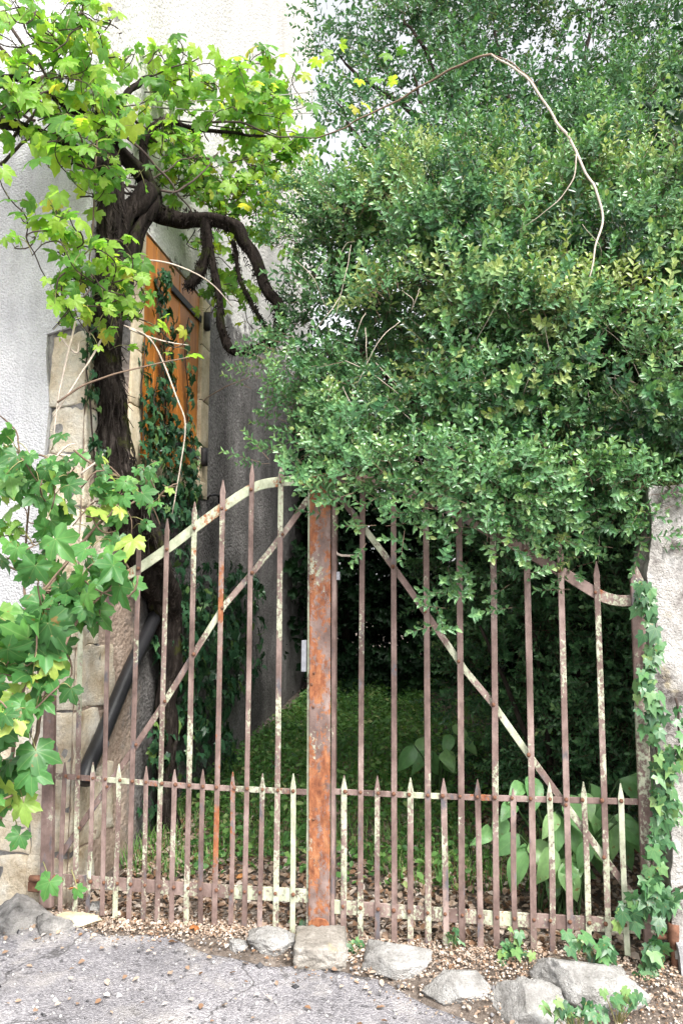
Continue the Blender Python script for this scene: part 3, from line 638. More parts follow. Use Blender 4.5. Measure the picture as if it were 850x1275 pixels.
# ------------------------------------------------------------------ leaf prototypes
def proto_mesh(name, v, f, m):
    me = bpy.data.meshes.new(name); me.from_pydata([tuple(p) for p in v], [], f); me.update(); me.materials.append(m)
    me.polygons.foreach_set('use_smooth', np.ones(len(me.polygons), bool)); return me
def vine_leaf(seed, teeth=True):
    r_ = np.random.default_rng(seed); th = np.linspace(-158, 158, 35); lob = [(-116, .74, 34), (-56, .92, 32), (0, 1.0, 33), (56, .92, 32), (116, .74, 34)]
    rr = np.full(len(th), .55)
    for a, l, wd in lob:
        l = l * r_.uniform(.92, 1.08); rr = np.maximum(rr, .50 + (l - .50) * np.clip(1 - (np.abs(th - a) / wd) ** 1.5, 0, 1))
    cu = r_.uniform((.10, -.05, -.25), (.42, .5, .25))
    rr *= 1 + .05 * np.where(np.arange(len(th)) % 2, 1, -1)
    a = np.radians(90 - th); x, y = rr * np.cos(a), rr * np.sin(a)
    def zf(x, y):
        t = np.degrees(np.arctan2(x, y)); d = np.min([np.abs(t - l[0]) for l in lob], 0); rad = np.hypot(x, y)
        return (.08 + .06 * r_.random()) * rad * np.clip(d / 28, 0, 1) - cu[0] * rad ** 2 + .07 * np.sin(4 * x + seed) * rad - cu[1] * y * np.abs(y) + cu[2] * x * np.abs(x) + .05 * np.sin(9 * t / 57 + seed) * rad ** 2
    ring = []
    for f_ in (.55, 1.0): ring.append(np.stack([x * f_, y * f_, zf(x * f_, y * f_)], -1))
    v = np.concatenate([[[0, 0, 0]], ring[0], ring[1]]); k = len(th)
    f = [(0, 1 + i + 1, 1 + i) for i in range(k - 1)] + [(1 + i, 2 + i, 2 + i + k, 1 + i + k) for i in range(k - 1)]
    v = v * V(.62, .62, .62); return v, f      # about 1 wide
def ivy_leaf(seed):
    r_ = np.random.default_rng(seed); a = np.array([-150, -112, -80, -52, -27, 0, 27, 52, 80, 112, 150]); rr = np.array([.30, .46, .36, .60, .48, .95, .48, .60, .36, .46, .30]) * r_.uniform(.9, 1.1, 11)
    t = np.radians(90 - a); x, y = rr * np.cos(t), rr * np.sin(t); z = -.25 * rr ** 2 + .09 * np.where(np.arange(11) % 2, -1, 1) * rr
    v = np.concatenate([[[0, 0, 0]], np.stack([x, y, z], -1)]) * .8; return v, [(0, i + 2, i + 1) for i in range(10)]
def broad_leaf(seed):
    r_ = np.random.default_rng(seed); L = np.linspace(0, 1, 8); w = .30 * np.sin(np.pi * L ** .8) ** .8 * (1 - .15 * L); w[-1] = 0; w[0] = 0
    v = []
    for l, ww in zip(L, w):
        z = .06 * math.sin(l * 3) - .28 * l * l
        v += [(-ww, l, z + .28 * ww), (-ww * .5, l + .02, z + .17 * ww), (0, l, z), (ww * .5, l + .02, z + .17 * ww), (ww, l, z + .28 * ww)]
    f = [(i * 5 + k, i * 5 + k + 1, i * 5 + k + 6, i * 5 + k + 5) for i in range(7) for k in range(4)]
    return np.array(v), f
def frames(tip, nrm):
    n_ = nrm / np.linalg.norm(nrm, axis=1, keepdims=True); t = tip - n_ * (tip * n_).sum(1, keepdims=True); t /= np.linalg.norm(t, axis=1, keepdims=True) + 1e-9
    return np.stack([np.cross(t, n_), t, n_], -1)           # columns x, y(tip), z(normal)
def put_leaves(parent, protos, P, tip, nrm, size, m_obj, m_mass, limit=300, tintv=None):
    """the leaves that show largest become parts called leaf, the rest one mass"""
    Mx = frames(tip, nrm); d = P - EYEV
    yc = d[:, 1] * cp + d[:, 2] * sp; px = 425 + FPX * d[:, 0] / yc; py = 637.5 - FPX * (-d[:, 1] * sp + d[:, 2] * cp) / yc
    seen = (px > -10) & (px < 860) & (py > -10) & (py < 1285); facing = np.abs((Mx[:, :, 2] * d).sum(1)) / np.linalg.norm(d, axis=1)
    score = np.where(seen, size / yc * (.4 + facing), 0); order = np.argsort(-score)
    mes = [proto_mesh('leaf', v, f, m_obj) for v, f in protos]; o0 = origin(parent)
    for i in order[:limit]:
        o = bpy.data.objects.new('leaf', mes[i % len(mes)]); C.objects.link(o); o.parent = parent
        o.matrix_local = Matrix.Translation(Vector(P[i] - o0)) @ Matrix(Mx[i].tolist()).to_4x4() @ Matrix.Diagonal((size[i], size[i], size[i] * rnd.uniform(.5, 1.6), 1))
    rest = order[limit:]
    if len(rest):
        vs, fs, ts, n0 = [], [], [], 0
        for i in rest:
            v, f = protos[i % len(protos)]; w = (v * size[i]) @ Mx[i].T + P[i]; vs.append(w); fs += [tuple(a + n0 for a in q) for q in f]; n0 += len(v); ts.append(np.full(len(v), rnd.random() if tintv is None else tintv[i]))
        o = mesh('leaf_mass', np.concatenate(vs), fs, m_mass, parent, True, np.concatenate(ts)); o['kind'] = 'stuff'
def grow(clusters, r_, out=V(.15, -.75, .8), per=7, step=.06):
    """wandering canes through ellipsoidal clumps, with leaf nodes: returns leaves and cane paths"""
    P, tip, nrm, size, canes, pets = [], [], [], [], [], []
    for (px, py, Yc, rx, ry, rd_, cnt, sz) in clusters:
        c = at(px, py, Yc); ex = V(rx, rd_, ry) * V(Yc / 956, 1, Yc / 956); made = 0
        while made < cnt:
            p = c + ex * np.clip(r_.normal(size=3) * .5, -1, 1); d = unit(r_.normal(size=3) * V(1, .8, .5)); path = [p]
            for k in range(per):
                d = unit(d + r_.normal(size=3) * .35 + V(0, 0, -.08) + (c - p) / ex * .24); p = p + d * step * r_.uniform(.7, 1.3); path.append(p)
                if made < cnt:
                    e = unit(r_.normal(size=3) + out * .7); L = r_.uniform(.04, .10); b = p + e * L
                    n_ = unit(out * r_.uniform(.5, 1.2) + r_.normal(size=3) * .55); g = V(r_.normal() * .6, -.35 + r_.normal() * .3, -.9)
                    P.append(b); nrm.append(n_); tip.append(g + e * .3); size.append(sz * (r_.uniform(.45, 1.1))); pets.append((p, (p + b) / 2 + V(0, 0, .012), b)); made += 1
            canes.append(path)
    return np.array(P), np.array(tip), np.array(nrm), np.array(size), canes, pets
def tubes_obj(name, paths, rad, m, parent, sides=4, n=None, jit=0, kind=None):
    mb = MB()
    for i, p in enumerate(paths): mb.add(*tube(p, rad, sides, n or max(4, len(p) + 2), jit, i))
    o = mb.build(name, m, parent, True)
    if kind: o['kind'] = kind
    return o

# ------------------------------------------------------------------ the old grapevine
vl = [vine_leaf(s_) for s_ in range(9)]
vine = thing('grapevine', 'old grapevine with thick dark twisted trunk and bright leaves over the shuttered window', 'vine', at(208, 1000, 5.05) * V(1, 1, 0))
base = at(208, 1000, 5.05); base[2] = gz(np.array([base[0]]), np.array([base[1]]))[0] - .05
tr = [base, at(208, 860, 5.05), at(204, 770, 5.0), at(178, 680, 4.6), at(152, 605, 4.28), at(140, 520, 4.2), at(132, 440, 4.12), at(133, 360, 4.12), at(136, 290, 4.14), at(132, 215, 4.1), at(127, 145, 4.06), at(124, 90, 4.05)]
v_, f_ = tube(tr, [.06, .06, .08, .125, .10, .075, .070, .066, .058, .05, .042, .025], 44, 150, .035, 3, .24); mesh('trunk', v_, f_, M['vinebark'], vine, True)
arms = [([at(136, 330, 4.14), at(160, 265, 4.25), at(185, 235, 4.4), at(195, 262, 4.5), at(225, 270, 4.5), at(262, 275, 4.5), at(295, 285, 4.5), at(312, 320, 4.5), at(330, 355, 4.5), at(346, 390, 4.5), at(345, 420, 4.5), at(320, 434, 4.5), at(296, 438, 4.5)], [.04, .055, .06, .055, .05, .048, .042, .036, .033, .033, .036, .024, .016], .03),
        ([at(138, 390, 4.12), at(172, 285, 4.3), at(188, 252, 4.4), at(180, 225, 4.38), at(150, 190, 4.2), at(128, 150, 4.06)], [.06, .05, .05, .045, .04, .03], .015),
        ([at(256, 275, 4.5), at(258, 310, 4.5), at(250, 335, 4.5), at(240, 350, 4.5), at(232, 358, 4.5)], [.035, .03, .035, .035, .015], .01),
        ([at(258, 290, 4.5), at(265, 330, 4.5), at(272, 370, 4.48), at(276, 405, 4.48), at(284, 430, 4.48), at(296, 440, 4.5)], [.03, .025, .02, .022, .025, .02], .01),
        ([at(290, 300, 4.5), at(300, 350, 4.52), at(318, 385, 4.55), at(335, 415, 4.55)], [.012, .012, .010, .008], .01),
        ([at(190, 240, 4.55), at(178, 180, 4.5), at(205, 150, 4.6), at(240, 160, 4.8), at(330, 170, 5.2)], [.03, .025, .02, .014, .008], .01),
        ([at(136, 215, 4.1), at(90, 190, 3.8), at(40, 165, 3.7), at(-30, 145, 3.65)], [.045, .035, .03, .03], .01),
        ([at(130, 150, 4.06), at(80, 130, 3.8), at(30, 100, 3.7), at(-20, 95, 3.65)], [.03, .02, .016, .015], .01),
        ([at(131, 160, 4.08), at(165, 110, 4.3), at(190, 95, 4.5)], [.03, .018, .008], .01)]
for i, (p, r_, j) in enumerate(arms):
    v_, f_ = tube(p, r_, 18, len(p) * 12, j, 40 + i, .32); mesh('arm', v_, f_, M['armbark'], vine, True)
# loose strips of bark on the trunk
mb = MB(); r_ = np.random.default_rng(5)
for k in range(900):
    i = r_.uniform(.25, .98); q = spline(tr, 200)[int(i * 199)]; a = r_.uniform(0, 6.28); rr = np.interp(i, np.linspace(0, 1, 12), [.06, .06, .08, .125, .10, .075, .070, .066, .058, .05, .042, .025]) * 1.05
    d = V(math.cos(a), math.sin(a), 0); L = r_.uniform(.06, .2); mb.add(*tube([q + d * rr, q + d * (rr + .012) + V(r_.normal() * .01, 0, -L * .5), q + d * (rr + r_.uniform(-.01, .03)) + V(r_.normal() * .03, 0, -L)], [.005, .004, .0015], 3, 5))
o = mb.build('bark_strips', M['vinebark'], vine); o['kind'] = 'stuff'
mb = MB()
for p, rr_, j in arms[:7]:
    S = spline(p, 160)
    for k in range(900 if len(p) > 8 else 300):
        i = r_.uniform(0, .97); q = S[int(i * 159)]; rr = np.interp(i, np.linspace(0, 1, len(rr_)), rr_); d = unit(r_.normal(size=3)); L = r_.uniform(.01, .035)
        mb.add(*tube([q + d * rr * .8, q + d * (rr * 1.02 + .006) + r_.normal(size=3) * .006, q + d * (rr + .008) + V(r_.normal() * .01, r_.normal() * .01, -L)], [.005, .003, .001], 3, 3))
o = mb.build('shaggy_moss', M['armbark'], vine); o['kind'] = 'stuff'
CL = [(45, 50, 3.55, 80, 46, .25, 110, .115), (25, 115, 3.5, 45, 40, .2, 80, .125), (115, 60, 3.8, 45, 36, .2, 70, .12), (130, 130, 3.9, 40, 30, .15, 40, .115), (205, 105, 4.75, 66, 40, .4, 110, .13), (290, 120, 5.1, 75, 45, .45, 130, .14), (345, 190, 5.6, 50, 65, .3, 110, .14), (345, 100, 5.6, 40, 26, .2, 60, .14), (310, 260, 5.3, 50, 40, .3, 90, .12),
      (85, 215, 3.6, 34, 44, .15, 40, .14), (120, 368, 3.7, 48, 26, .16, 130, .095), (75, 300, 3.6, 24, 32, .12, 22, .14), (150, 330, 3.8, 16, 34, .1, 22, .11), (240, 195, 4.9, 55, 45, .3, 120, .11), (305, 375, 5.5, 30, 42, .2, 44, .125), (180, 160, 4.6, 42, 30, .2, 60, .12), (38, 300, 3.7, 12, 10, .08, 5, .12), (290, 235, 5.1, 40, 25, .2, 70, .12), (100, 150, 3.65, 90, 70, .15, 36, .11), (60, 260, 3.65, 50, 90, .1, 26, .12), (270, 260, 5.2, 70, 60, .25, 50, .11)]
r_ = np.random.default_rng(21); P, T_, N_, S_, canes, pets = grow(CL, r_)
ex = [(447, 100, 5.0), (470, 98, 5.0), (430, 128, 5.0), (440, 135, 5.0), (483, 68, 5.1), (410, 68, 5.0), (395, 75, 5.1), (425, 55, 5.2), (500, 62, 5.1), (405, 105, 5.1), (455, 130, 5.0), (490, 100, 5.0)]
P = np.vstack([P, [at(*e) for e in ex]]); T_ = np.vstack([T_, r_.normal(size=(len(ex), 3)) + V(0, 0, -.5)]); N_ = np.vstack([N_, r_.normal(size=(len(ex), 3)) * .5 + V(0, -.8, .5)]); S_ = np.concatenate([S_, r_.uniform(.08, .14, len(ex))])
put_leaves(vine, vl, P, T_, N_, S_, M['vleaf'], M['vleaf_t'])
tubes_obj('petioles', pets, [.0022, .0016], M['petiole'], vine, 3, 4, 0, 'stuff')
tubes_obj('canes', canes, [.0045, .0025], M['darkcane'], vine, 4, 14, .01, 'stuff')
mains = [[(0, 60), (60, 130), (130, 152), (230, 150), (345, 168), 3.9, 5.2], [(-5, 150), (60, 95), (140, 130), (200, 165), (260, 160), 3.8, 4.9], [(0, 100), (40, 150), (110, 140), (180, 100), (250, 70), 3.8, 4.8],
         [(0, 20), (50, 80), (90, 150), (105, 200), 3.7, 3.9], [(10, 180), (60, 120), (100, 70), (150, 40), 3.7, 4.3], [(130, 150), (190, 200), (230, 250), (250, 280), 4.3, 4.7], [(150, 130), (200, 180), (270, 200), (340, 190), 4.4, 5.2],
         [(120, 210), (160, 240), (200, 215), (245, 190), 4.2, 4.7], [(0, 205), (50, 170), (120, 190), (160, 240), 3.7, 4.3], [(240, 150), (290, 152), (340, 168), (400, 172), 4.8, 5.2], [(150, 230), (210, 240), (250, 215), (270, 190), 4.3, 4.8]]
for i, mm in enumerate(mains):
    pts = mm[:-2]; p = [at(x, y, mm[-2] + (mm[-1] - mm[-2]) * k / (len(pts) - 1)) for k, (x, y) in enumerate(pts)]
    v_, f_ = tube(p, [.010, .007, .004], 5, 26, .02, i + 70); mesh('cane', v_, f_, M['darkcane'], vine, True)
pale = [[(95, 400, 3.75), (88, 430, 3.72), (76, 480, 3.7), (70, 520, 3.7), (66, 560, 3.7)], [(132, 415, 3.8), (105, 460, 3.74), (80, 500, 3.7), (66, 520, 3.7)], [(72, 502, 3.68), (110, 478, 3.68), (160, 462, 3.7), (236, 444, 3.75)],
        [(62, 610, 3.6), (68, 575, 3.6), (84, 556, 3.62), (95, 553, 3.65)], [(60, 600, 3.58), (66, 632, 3.55), (78, 652, 3.52), (98, 672, 3.5)], [(67, 605, 3.56), (67, 640, 3.54), (67, 664, 3.52)],
        [(92, 560, 3.6), (115, 578, 3.65), (160, 600, 3.75), (188, 630, 3.8), (200, 655, 3.85)], [(150, 405, 4.2), (185, 420, 4.25), (203, 450, 4.3), (222, 500, 4.3), (231, 530, 4.3), (225, 580, 4.3), (214, 640, 4.3)],
        [(160, 330, 4.3), (185, 324, 4.3), (220, 330, 4.35), (260, 350, 4.4), (290, 382, 4.5)], [(160, 410, 4.2), (195, 422, 4.3), (235, 430, 4.4)], [(122, 175, 3.9), (118, 230, 3.85), (115, 300, 3.8), (108, 350, 3.75)],
        [(100, 590, 3.6), (120, 575, 3.62), (128, 566, 3.66)], [(5, 548, 3.6), (20, 580, 3.55), (34, 600, 3.5)], [(75, 420, 3.72), (95, 440, 3.74), (100, 425, 3.76), (108, 422, 3.8)], [(245, 510, 5.9), (262, 492, 6.0), (290, 478, 6.3), (310, 470, 6.6)]]
for i, p in enumerate(pale):
    v_, f_ = tube([at(*q) for q in p], [.006, .005, .003], 5, 22, .006, i + 120); mesh('bare_cane', v_, f_, M['palecane' if i % 4 != 2 else 'cane'], vine, True)
for i, (a, b) in enumerate((((160, 128, 4.5), (395, 114, 5.6)), ((190, 133, 4.6), (396, 141, 5.6)))):
    v_, f_ = tube([at(*a), (at(*a) + at(*b)) / 2 - V(0, 0, .02), at(*b)], [.0035], 5, 12); o = mesh('trellis_wire', v_ - at(*a), f_, M['wire'], None); o.location = tuple(at(*a))
    tag(o, ['upper thin wire stretched through the vine leaves above the window', 'lower thin wire stretched through the vine leaves above the window'][i], 'wire', 'vine training wires')

# ------------------------------------------------------------------ lower climbing vine beside the gate
low = thing('climbing_vine', 'broad-leaved green vine sprawling over the house corner and left gate hinge', 'vine', V(-1.75, 3.55, 0))
CL = [(32, 608, 3.5, 36, 34, .10, 38, .14), (140, 628, 3.55, 42, 18, .10, 30, .115), (150, 715, 3.35, 20, 20, .08, 12, .14), (85, 735, 3.3, 46, 20, .10, 34, .18), (16, 690, 3.4, 18, 30, .08, 14, .16), (52, 815, 3.2, 40, 40, .12, 44, .185), (16, 890, 3.15, 18, 40, .08, 16, .18), (12, 965, 3.12, 14, 26, .06, 7, .17), (195, 620, 3.8, 18, 18, .06, 9, .085), (30, 562, 3.6, 28, 12, .06, 10, .11), (105, 578, 3.6, 25, 10, .06, 8, .10)]
r_ = np.random.default_rng(33); P, T_, N_, S_, canes, pets = grow(CL, r_, V(.15, -.95, .6))
for (x, y, Yd, sz) in ((62, 1098, 3.5, .12), (45, 935, 3.12, .17), (40, 960, 3.1, .15), (25, 1040, 3.15, .1), (97, 1108, 3.6, .07), (30, 1000, 3.12, .13)):
    P = np.vstack([P, at(x, y, Yd)]); T_ = np.vstack([T_, V(r_.normal() * .4, -.2, -1)]); N_ = np.vstack([N_, V(r_.normal() * .2, -1, .6)]); S_ = np.append(S_, sz)
    pets.append((at(x - 8, y - 25, Yd + .05), at(x - 3, y - 12, Yd + .02), at(x, y, Yd)))
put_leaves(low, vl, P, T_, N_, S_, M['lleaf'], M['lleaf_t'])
tubes_obj('petioles', pets, [.0026, .002], M['petiole'], low, 3, 4, 0, 'stuff'); tubes_obj('canes', canes, [.005, .003], M['cane'], low, 4, 14, .01, 'stuff')
for i, p in enumerate([[(-20, 1090, 3.75), (5, 1000, 3.55), (20, 900, 3.35), (35, 800, 3.35), (30, 700, 3.5), (40, 600, 3.6)], [(35, 800, 3.35), (70, 720, 3.4), (130, 650, 3.55), (190, 610, 3.75)], [(20, 900, 3.3), (50, 850, 3.25), (40, 760, 3.3), (95, 690, 3.4)], [(5, 1000, 3.5), (30, 960, 3.25), (60, 860, 3.2), (100, 770, 3.25), (150, 720, 3.35)]]):
    v_, f_ = tube([at(*q) for q in p], [.011, .008, .004], 6, 28, .015, i + 160); mesh('stem', v_, f_, M['cane'], low, True)

# ------------------------------------------------------------------ ivy
iv = [ivy_leaf(s_) for s_ in range(4)]
def ivy(name, label, strands, blobs, planefn, nrm0, m_o, m_m, seed, bright=1, nlim=300):
    r_ = np.random.default_rng(seed); p0 = planefn(*strands[0][0][:2], 0); root = thing(name, label, 'ivy', p0 * V(1, 1, 0)); P, T_, N_, S_ = [], [], [], []; stems = []
    def leaf(p, sz, k=1.0):
        n_ = unit(nrm0 + r_.normal(size=3) * .38 * k + V(0, 0, .35)); P.append(p + nrm0 * r_.uniform(.01, .05) * k); N_.append(n_); T_.append(V(r_.normal() * .5, -.1, -1)); S_.append(sz * r_.uniform(.6, 1.15))
    for pts, wd, n_, sz in [(s_[0:-3], s_[-3], s_[-2], s_[-1]) for s_ in strands]:
        path = np.array([planefn(q[0], q[1], .012) for q in pts]); stems.append(path); S = spline(path, 200)
        for k in range(n_):
            b = S[int(r_.uniform(0, 199))]; leaf(b + (r_.normal(size=3) - nrm0 * 0) * wd * V(1, .6, 1), sz)
    for (px, py, rx, ry, n_, sz, th) in blobs:
        for k in range(n_):
            a, rr = r_.uniform(0, 6.28), math.sqrt(r_.uniform(0, 1)); p = planefn(px + rx * rr * math.cos(a), py + ry * rr * math.sin(a), .0)
            leaf(p + nrm0 * (th * (1 - rr * rr) * r_.uniform(.3, 1)), sz, 1.3)
    put_leaves(root, iv, np.array(P), np.array(T_), np.array(N_), np.array(S_), m_o, m_m, nlim)
    tubes_obj('stems', stems, [.006, .004], M['darkcane'], root, 5, 30, .01, 'stuff'); return root
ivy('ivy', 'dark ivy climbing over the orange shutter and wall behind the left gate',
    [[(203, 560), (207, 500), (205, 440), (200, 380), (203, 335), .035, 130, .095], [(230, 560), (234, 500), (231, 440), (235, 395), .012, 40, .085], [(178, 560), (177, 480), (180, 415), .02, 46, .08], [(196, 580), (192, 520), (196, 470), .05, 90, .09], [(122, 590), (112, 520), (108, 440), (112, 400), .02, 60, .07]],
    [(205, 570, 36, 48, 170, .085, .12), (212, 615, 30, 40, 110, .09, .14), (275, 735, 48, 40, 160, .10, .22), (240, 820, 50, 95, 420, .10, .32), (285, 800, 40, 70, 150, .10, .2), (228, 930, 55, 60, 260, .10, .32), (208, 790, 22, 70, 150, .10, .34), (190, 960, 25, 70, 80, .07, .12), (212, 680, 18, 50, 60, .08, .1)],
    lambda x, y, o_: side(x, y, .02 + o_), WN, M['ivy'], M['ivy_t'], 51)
pn = unit(GN + V(-.1, 0, .1))
def pplane(x, y, o_): return on_plane(x, y, PC + GN * (.03 + o_), GN)
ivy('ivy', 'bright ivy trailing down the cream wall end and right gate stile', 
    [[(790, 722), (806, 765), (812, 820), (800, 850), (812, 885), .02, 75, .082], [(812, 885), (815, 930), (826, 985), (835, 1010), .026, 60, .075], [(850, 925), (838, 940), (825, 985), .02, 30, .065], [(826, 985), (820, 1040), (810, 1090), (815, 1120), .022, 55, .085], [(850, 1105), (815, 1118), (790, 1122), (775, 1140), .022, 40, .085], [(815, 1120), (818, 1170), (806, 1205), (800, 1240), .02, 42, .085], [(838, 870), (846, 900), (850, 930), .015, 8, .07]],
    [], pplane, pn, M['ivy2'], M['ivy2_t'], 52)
def lowpl(x, y, o_): return on_z(x, y, -.02)
def small_ivy(label, spots, seed, dY=0):
    r_ = np.random.default_rng(seed); c = np.mean([at(*s_[:3]) for s_ in spots], 0); root = thing('ivy_sprig', label, 'ivy', V(c[0], c[1], gz(np.array([c[0]]), np.array([c[1]]))[0])); P, T_, N_, S_ = [], [], [], []; st = []
    for (x, y, Yd, rx, ry, n_, sz) in spots:
        c0 = at(x, y, Yd); foot = V(c0[0], c0[1] + .03, gz(np.array([c0[0]]), np.array([c0[1]]))[0])
        for k in range(n_):
            p = at(x + r_.normal() * rx * .5, y + r_.normal() * ry * .5, Yd + r_.normal() * .03); P.append(p); N_.append(unit(V(0, -.8, .9) + r_.normal(size=3) * .4)); T_.append(V(r_.normal() * .6, -.4, -.7)); S_.append(sz * r_.uniform(.6, 1.2)); st.append([foot, (foot + p) / 2 + V(0, 0, .01), p])
    put_leaves(root, iv, np.array(P), np.array(T_), np.array(N_), np.array(S_), M['ivy2'], M['ivy2_t']); tubes_obj('stems', st, [.0025, .0015], M['petiole'], root, 3, 4, 0, 'stuff')
small_ivy('low ivy sprig growing among litter at the foot of the right pickets', [(636, 1185, 3.48, 26, 22, 20, .06), (566, 1165, 3.55, 10, 14, 6, .05)], 61)
small_ivy('ivy sprig hanging below the largest rock at bottom right', [(720, 1258, 3.02, 40, 12, 22, .06), (770, 1240, 3.1, 26, 16, 14, .06), (745, 1180, 3.38, 30, 26, 20, .075)], 62)
small_ivy('ivy tuft beside the right flank of the threshold block', [(442, 1178, 3.6, 14, 12, 10, .06), (373, 1150, 3.85, 12, 12, 8, .06)], 63)

# ------------------------------------------------------------------ small-leaved foliage by the sprig
def sprig(seed, pairs=6, L=.16, leaf=.045, wid=.0185, young=.30):
    r_ = np.random.default_rng(seed); vs, ts = [], []
    for k in range(pairs):
        f = (k + .6) / pairs; yb = L * f; ang0 = k * 1.57 + r_.uniform(-.3, .3); spread = R(62) * (1 - .45 * f)
        for s_ in (0, 1):
            a = ang0 + s_ * math.pi; d = V(math.cos(a) * math.sin(spread), math.cos(spread), math.sin(a) * math.sin(spread)); l = leaf * r_.uniform(.75, 1.15) * (1 - .25 * f * f); w = wid * r_.uniform(.85, 1.15)
            nn = unit(V(0, 1, 0) - d * d[1]); sdv = np.cross(d, nn); b = V(0, yb, 0); cup = nn * w * .28
            vs.append([b, b + d * l * .36 + sdv * w * .5 + cup, b + d * l * .74 + sdv * w * .38 + cup * .7 - nn * l * .03, b + d * l - nn * l * .08, b + d * l * .74 - sdv * w * .38 + cup * .7 - nn * l * .03, b + d * l * .36 - sdv * w * .5 + cup])
            ts.append(np.full(6, young * f ** 3 + r_.uniform(-.1, .1)))
    return np.array(vs).reshape(-1, 3), np.concatenate(ts), L
def scatter(protos, P, Dr, size, tint, r_):
    Vs, Ts, stems = [], [], []; k = np.arange(len(P)) % len(protos)
    for i, (v, t, L) in enumerate(protos):
        s_ = k == i; p, d, sz, ti = P[s_], Dr[s_], size[s_], tint[s_]; d = d / np.linalg.norm(d, axis=1, keepdims=True)
        e = np.cross(d, r_.normal(size=d.shape)); e /= np.linalg.norm(e, axis=1, keepdims=True); B = np.stack([e, d, np.cross(e, d)], -1)
        Vs.append((np.einsum('nij,kj->nki', B, v) * sz[:, None, None] + p[:, None, :]).reshape(-1, 3)); Ts.append((ti[:, None] + t[None]).reshape(-1))
        tipp = p + d * (L * sz)[:, None]; r0 = .0016; a = e * r0; b = np.cross(d, e) * r0
        stems.append(np.stack([p - d * .03 + a, p - d * .03 - a * .5 + b, p - d * .03 - a * .5 - b, tipp + a * .3, tipp - a * .15 + b * .3, tipp - a * .15 - b * .3], 1).reshape(-1, 3))
    Vv = np.concatenate(Vs); n_ = len(Vv) // 6; base_ = np.arange(n_)[:, None] * 6
    F = np.concatenate([base_ + np.array([0, 1, 2, 3]), base_ + np.array([0, 3, 4, 5])])
    St = np.concatenate(stems); m_ = len(St) // 6; bb = np.arange(m_)[:, None] * 6
    SF = np.concatenate([bb + np.array(q) for q in ([0, 1, 4, 3], [1, 2, 5, 4], [2, 0, 3, 5])])
    return Vv, F, np.clip(np.concatenate(Ts), 0, 1), St, SF
def crown(lobes, nclump, per, r_, clump_r=.16, shell=.72, upb=.35, droop=0.0, outw=1.0, tmean=.42, tvar=.16, size=1.0, keep=None):
    """clumps on and inside a union of ellipsoid lobes; every clump a fan of sprigs growing outwards"""
    Cn = np.array([l[0] for l in lobes]); Rn = np.array([l[1] for l in lobes]); wgt = (Rn ** 2).mean(1); wgt /= wgt.sum(); P, Dd, Sz, Ti = [], [], [], []; got = 0; tries = 0
    while got < nclump and tries < nclump * 30:
        tries += 1; i = r_.choice(len(lobes), p=wgt); d = unit(r_.normal(size=3)); rad = shell + (1 - shell) * r_.random() ** .6
        c = Cn[i] + d * Rn[i] * rad * (1 + .18 * vnoise((d * 2.3 + i * 5)[None], 3)[0])
        inside = (((c - Cn) / Rn) ** 2).sum(1); inside[i] = 9
        if inside.min() < .45: continue
        if keep is not None and not keep(c): continue
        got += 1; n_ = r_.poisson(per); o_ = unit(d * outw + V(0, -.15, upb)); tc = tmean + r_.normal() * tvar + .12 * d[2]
        q = c + r_.normal(size=(n_, 3)) * clump_r * V(1, 1, .7) * .5; dd = o_ + (q - c) / clump_r * .9 + r_.normal(size=(n_, 3)) * .45 + V(0, 0, -droop)
        P.append(q); Dd.append(dd); Sz.append(size * r_.uniform(.55, 1.25, n_)); Ti.append(tc + r_.normal(size=n_) * .06)
    return np.concatenate(P), np.concatenate(Dd), np.concatenate(Sz), np.concatenate(Ti)
def build_crown(root, protos, parts, m, r_, twig=True):
    P, Dd, Sz, Ti = [np.concatenate(x) for x in zip(*parts)]
    Vv, F, T_, St, SF = scatter(protos, P, Dd, Sz, Ti, r_); o = mesh('crown', Vv, F, m, root, False, T_); o['kind'] = 'stuff'
    if twig: o = mesh('twigs', St, SF, M['cane'], root); o['kind'] = 'stuff'
def lobe(px, py, Yd, r, sy=1.0, sz=.9): return (at(px, py, Yd), np.array([r, r * sy, r * sz]))
bx = [sprig(s_) for s_ in range(6)]
bush = thing('box_bush', 'huge glossy small-leaved evergreen bush bulging over the right gate leaf', 'bush', V(1.75, 5.35, gz(np.array([1.75]), np.array([5.35]))[0]))
LB = [lobe(*a) for a in ((495, 320, 4.45, .48), (425, 375, 4.45, .24), (560, 300, 4.4, .58), (660, 320, 4.3, .62), (770, 320, 4.3, .62), (870, 340, 4.2, .60), (465, 470, 4.15, .28), (540, 430, 4.0, .48), (620, 460, 3.95, .50), (730, 470, 3.9, .50), (840, 480, 3.85, .50),
      (485, 520, 3.95, .20), (560, 522, 3.85, .23), (650, 530, 3.85, .23), (745, 545, 3.85, .24), (400, 270, 4.95, .2), (445, 530, 4.0, .11), (835, 565, 3.8, .22), (440, 290, 4.8, .32), (960, 450, 3.9, .6), (600, 380, 4.3, .6), (760, 400, 4.2, .6), (410, 320, 4.7, .16), (630, 228, 5.0, .34), (800, 205, 5.0, .42), (530, 235, 5.1, .26), (720, 190, 5.4, .3))]
r_ = np.random.default_rng(71)
parts = [crown(LB, 720, 14, r_, .15, .74, .35, 0, 1.0, .46, .25, 1.0, lambda c: vnoise((c * 2.7)[None], 17)[0] + .5 * vnoise((c * 5.5)[None], 18)[0] > -.30)]
parts.append(crown([lobe(540, 340, 5.2, .5), lobe(660, 340, 5.3, .8), lobe(820, 360, 5.2, .8), lobe(580, 470, 4.9, .5), lobe(700, 480, 4.9, .55), lobe(840, 520, 4.7, .6)], 260, 15, r_, .22, .5, .3, 0, 1, .3, .12))
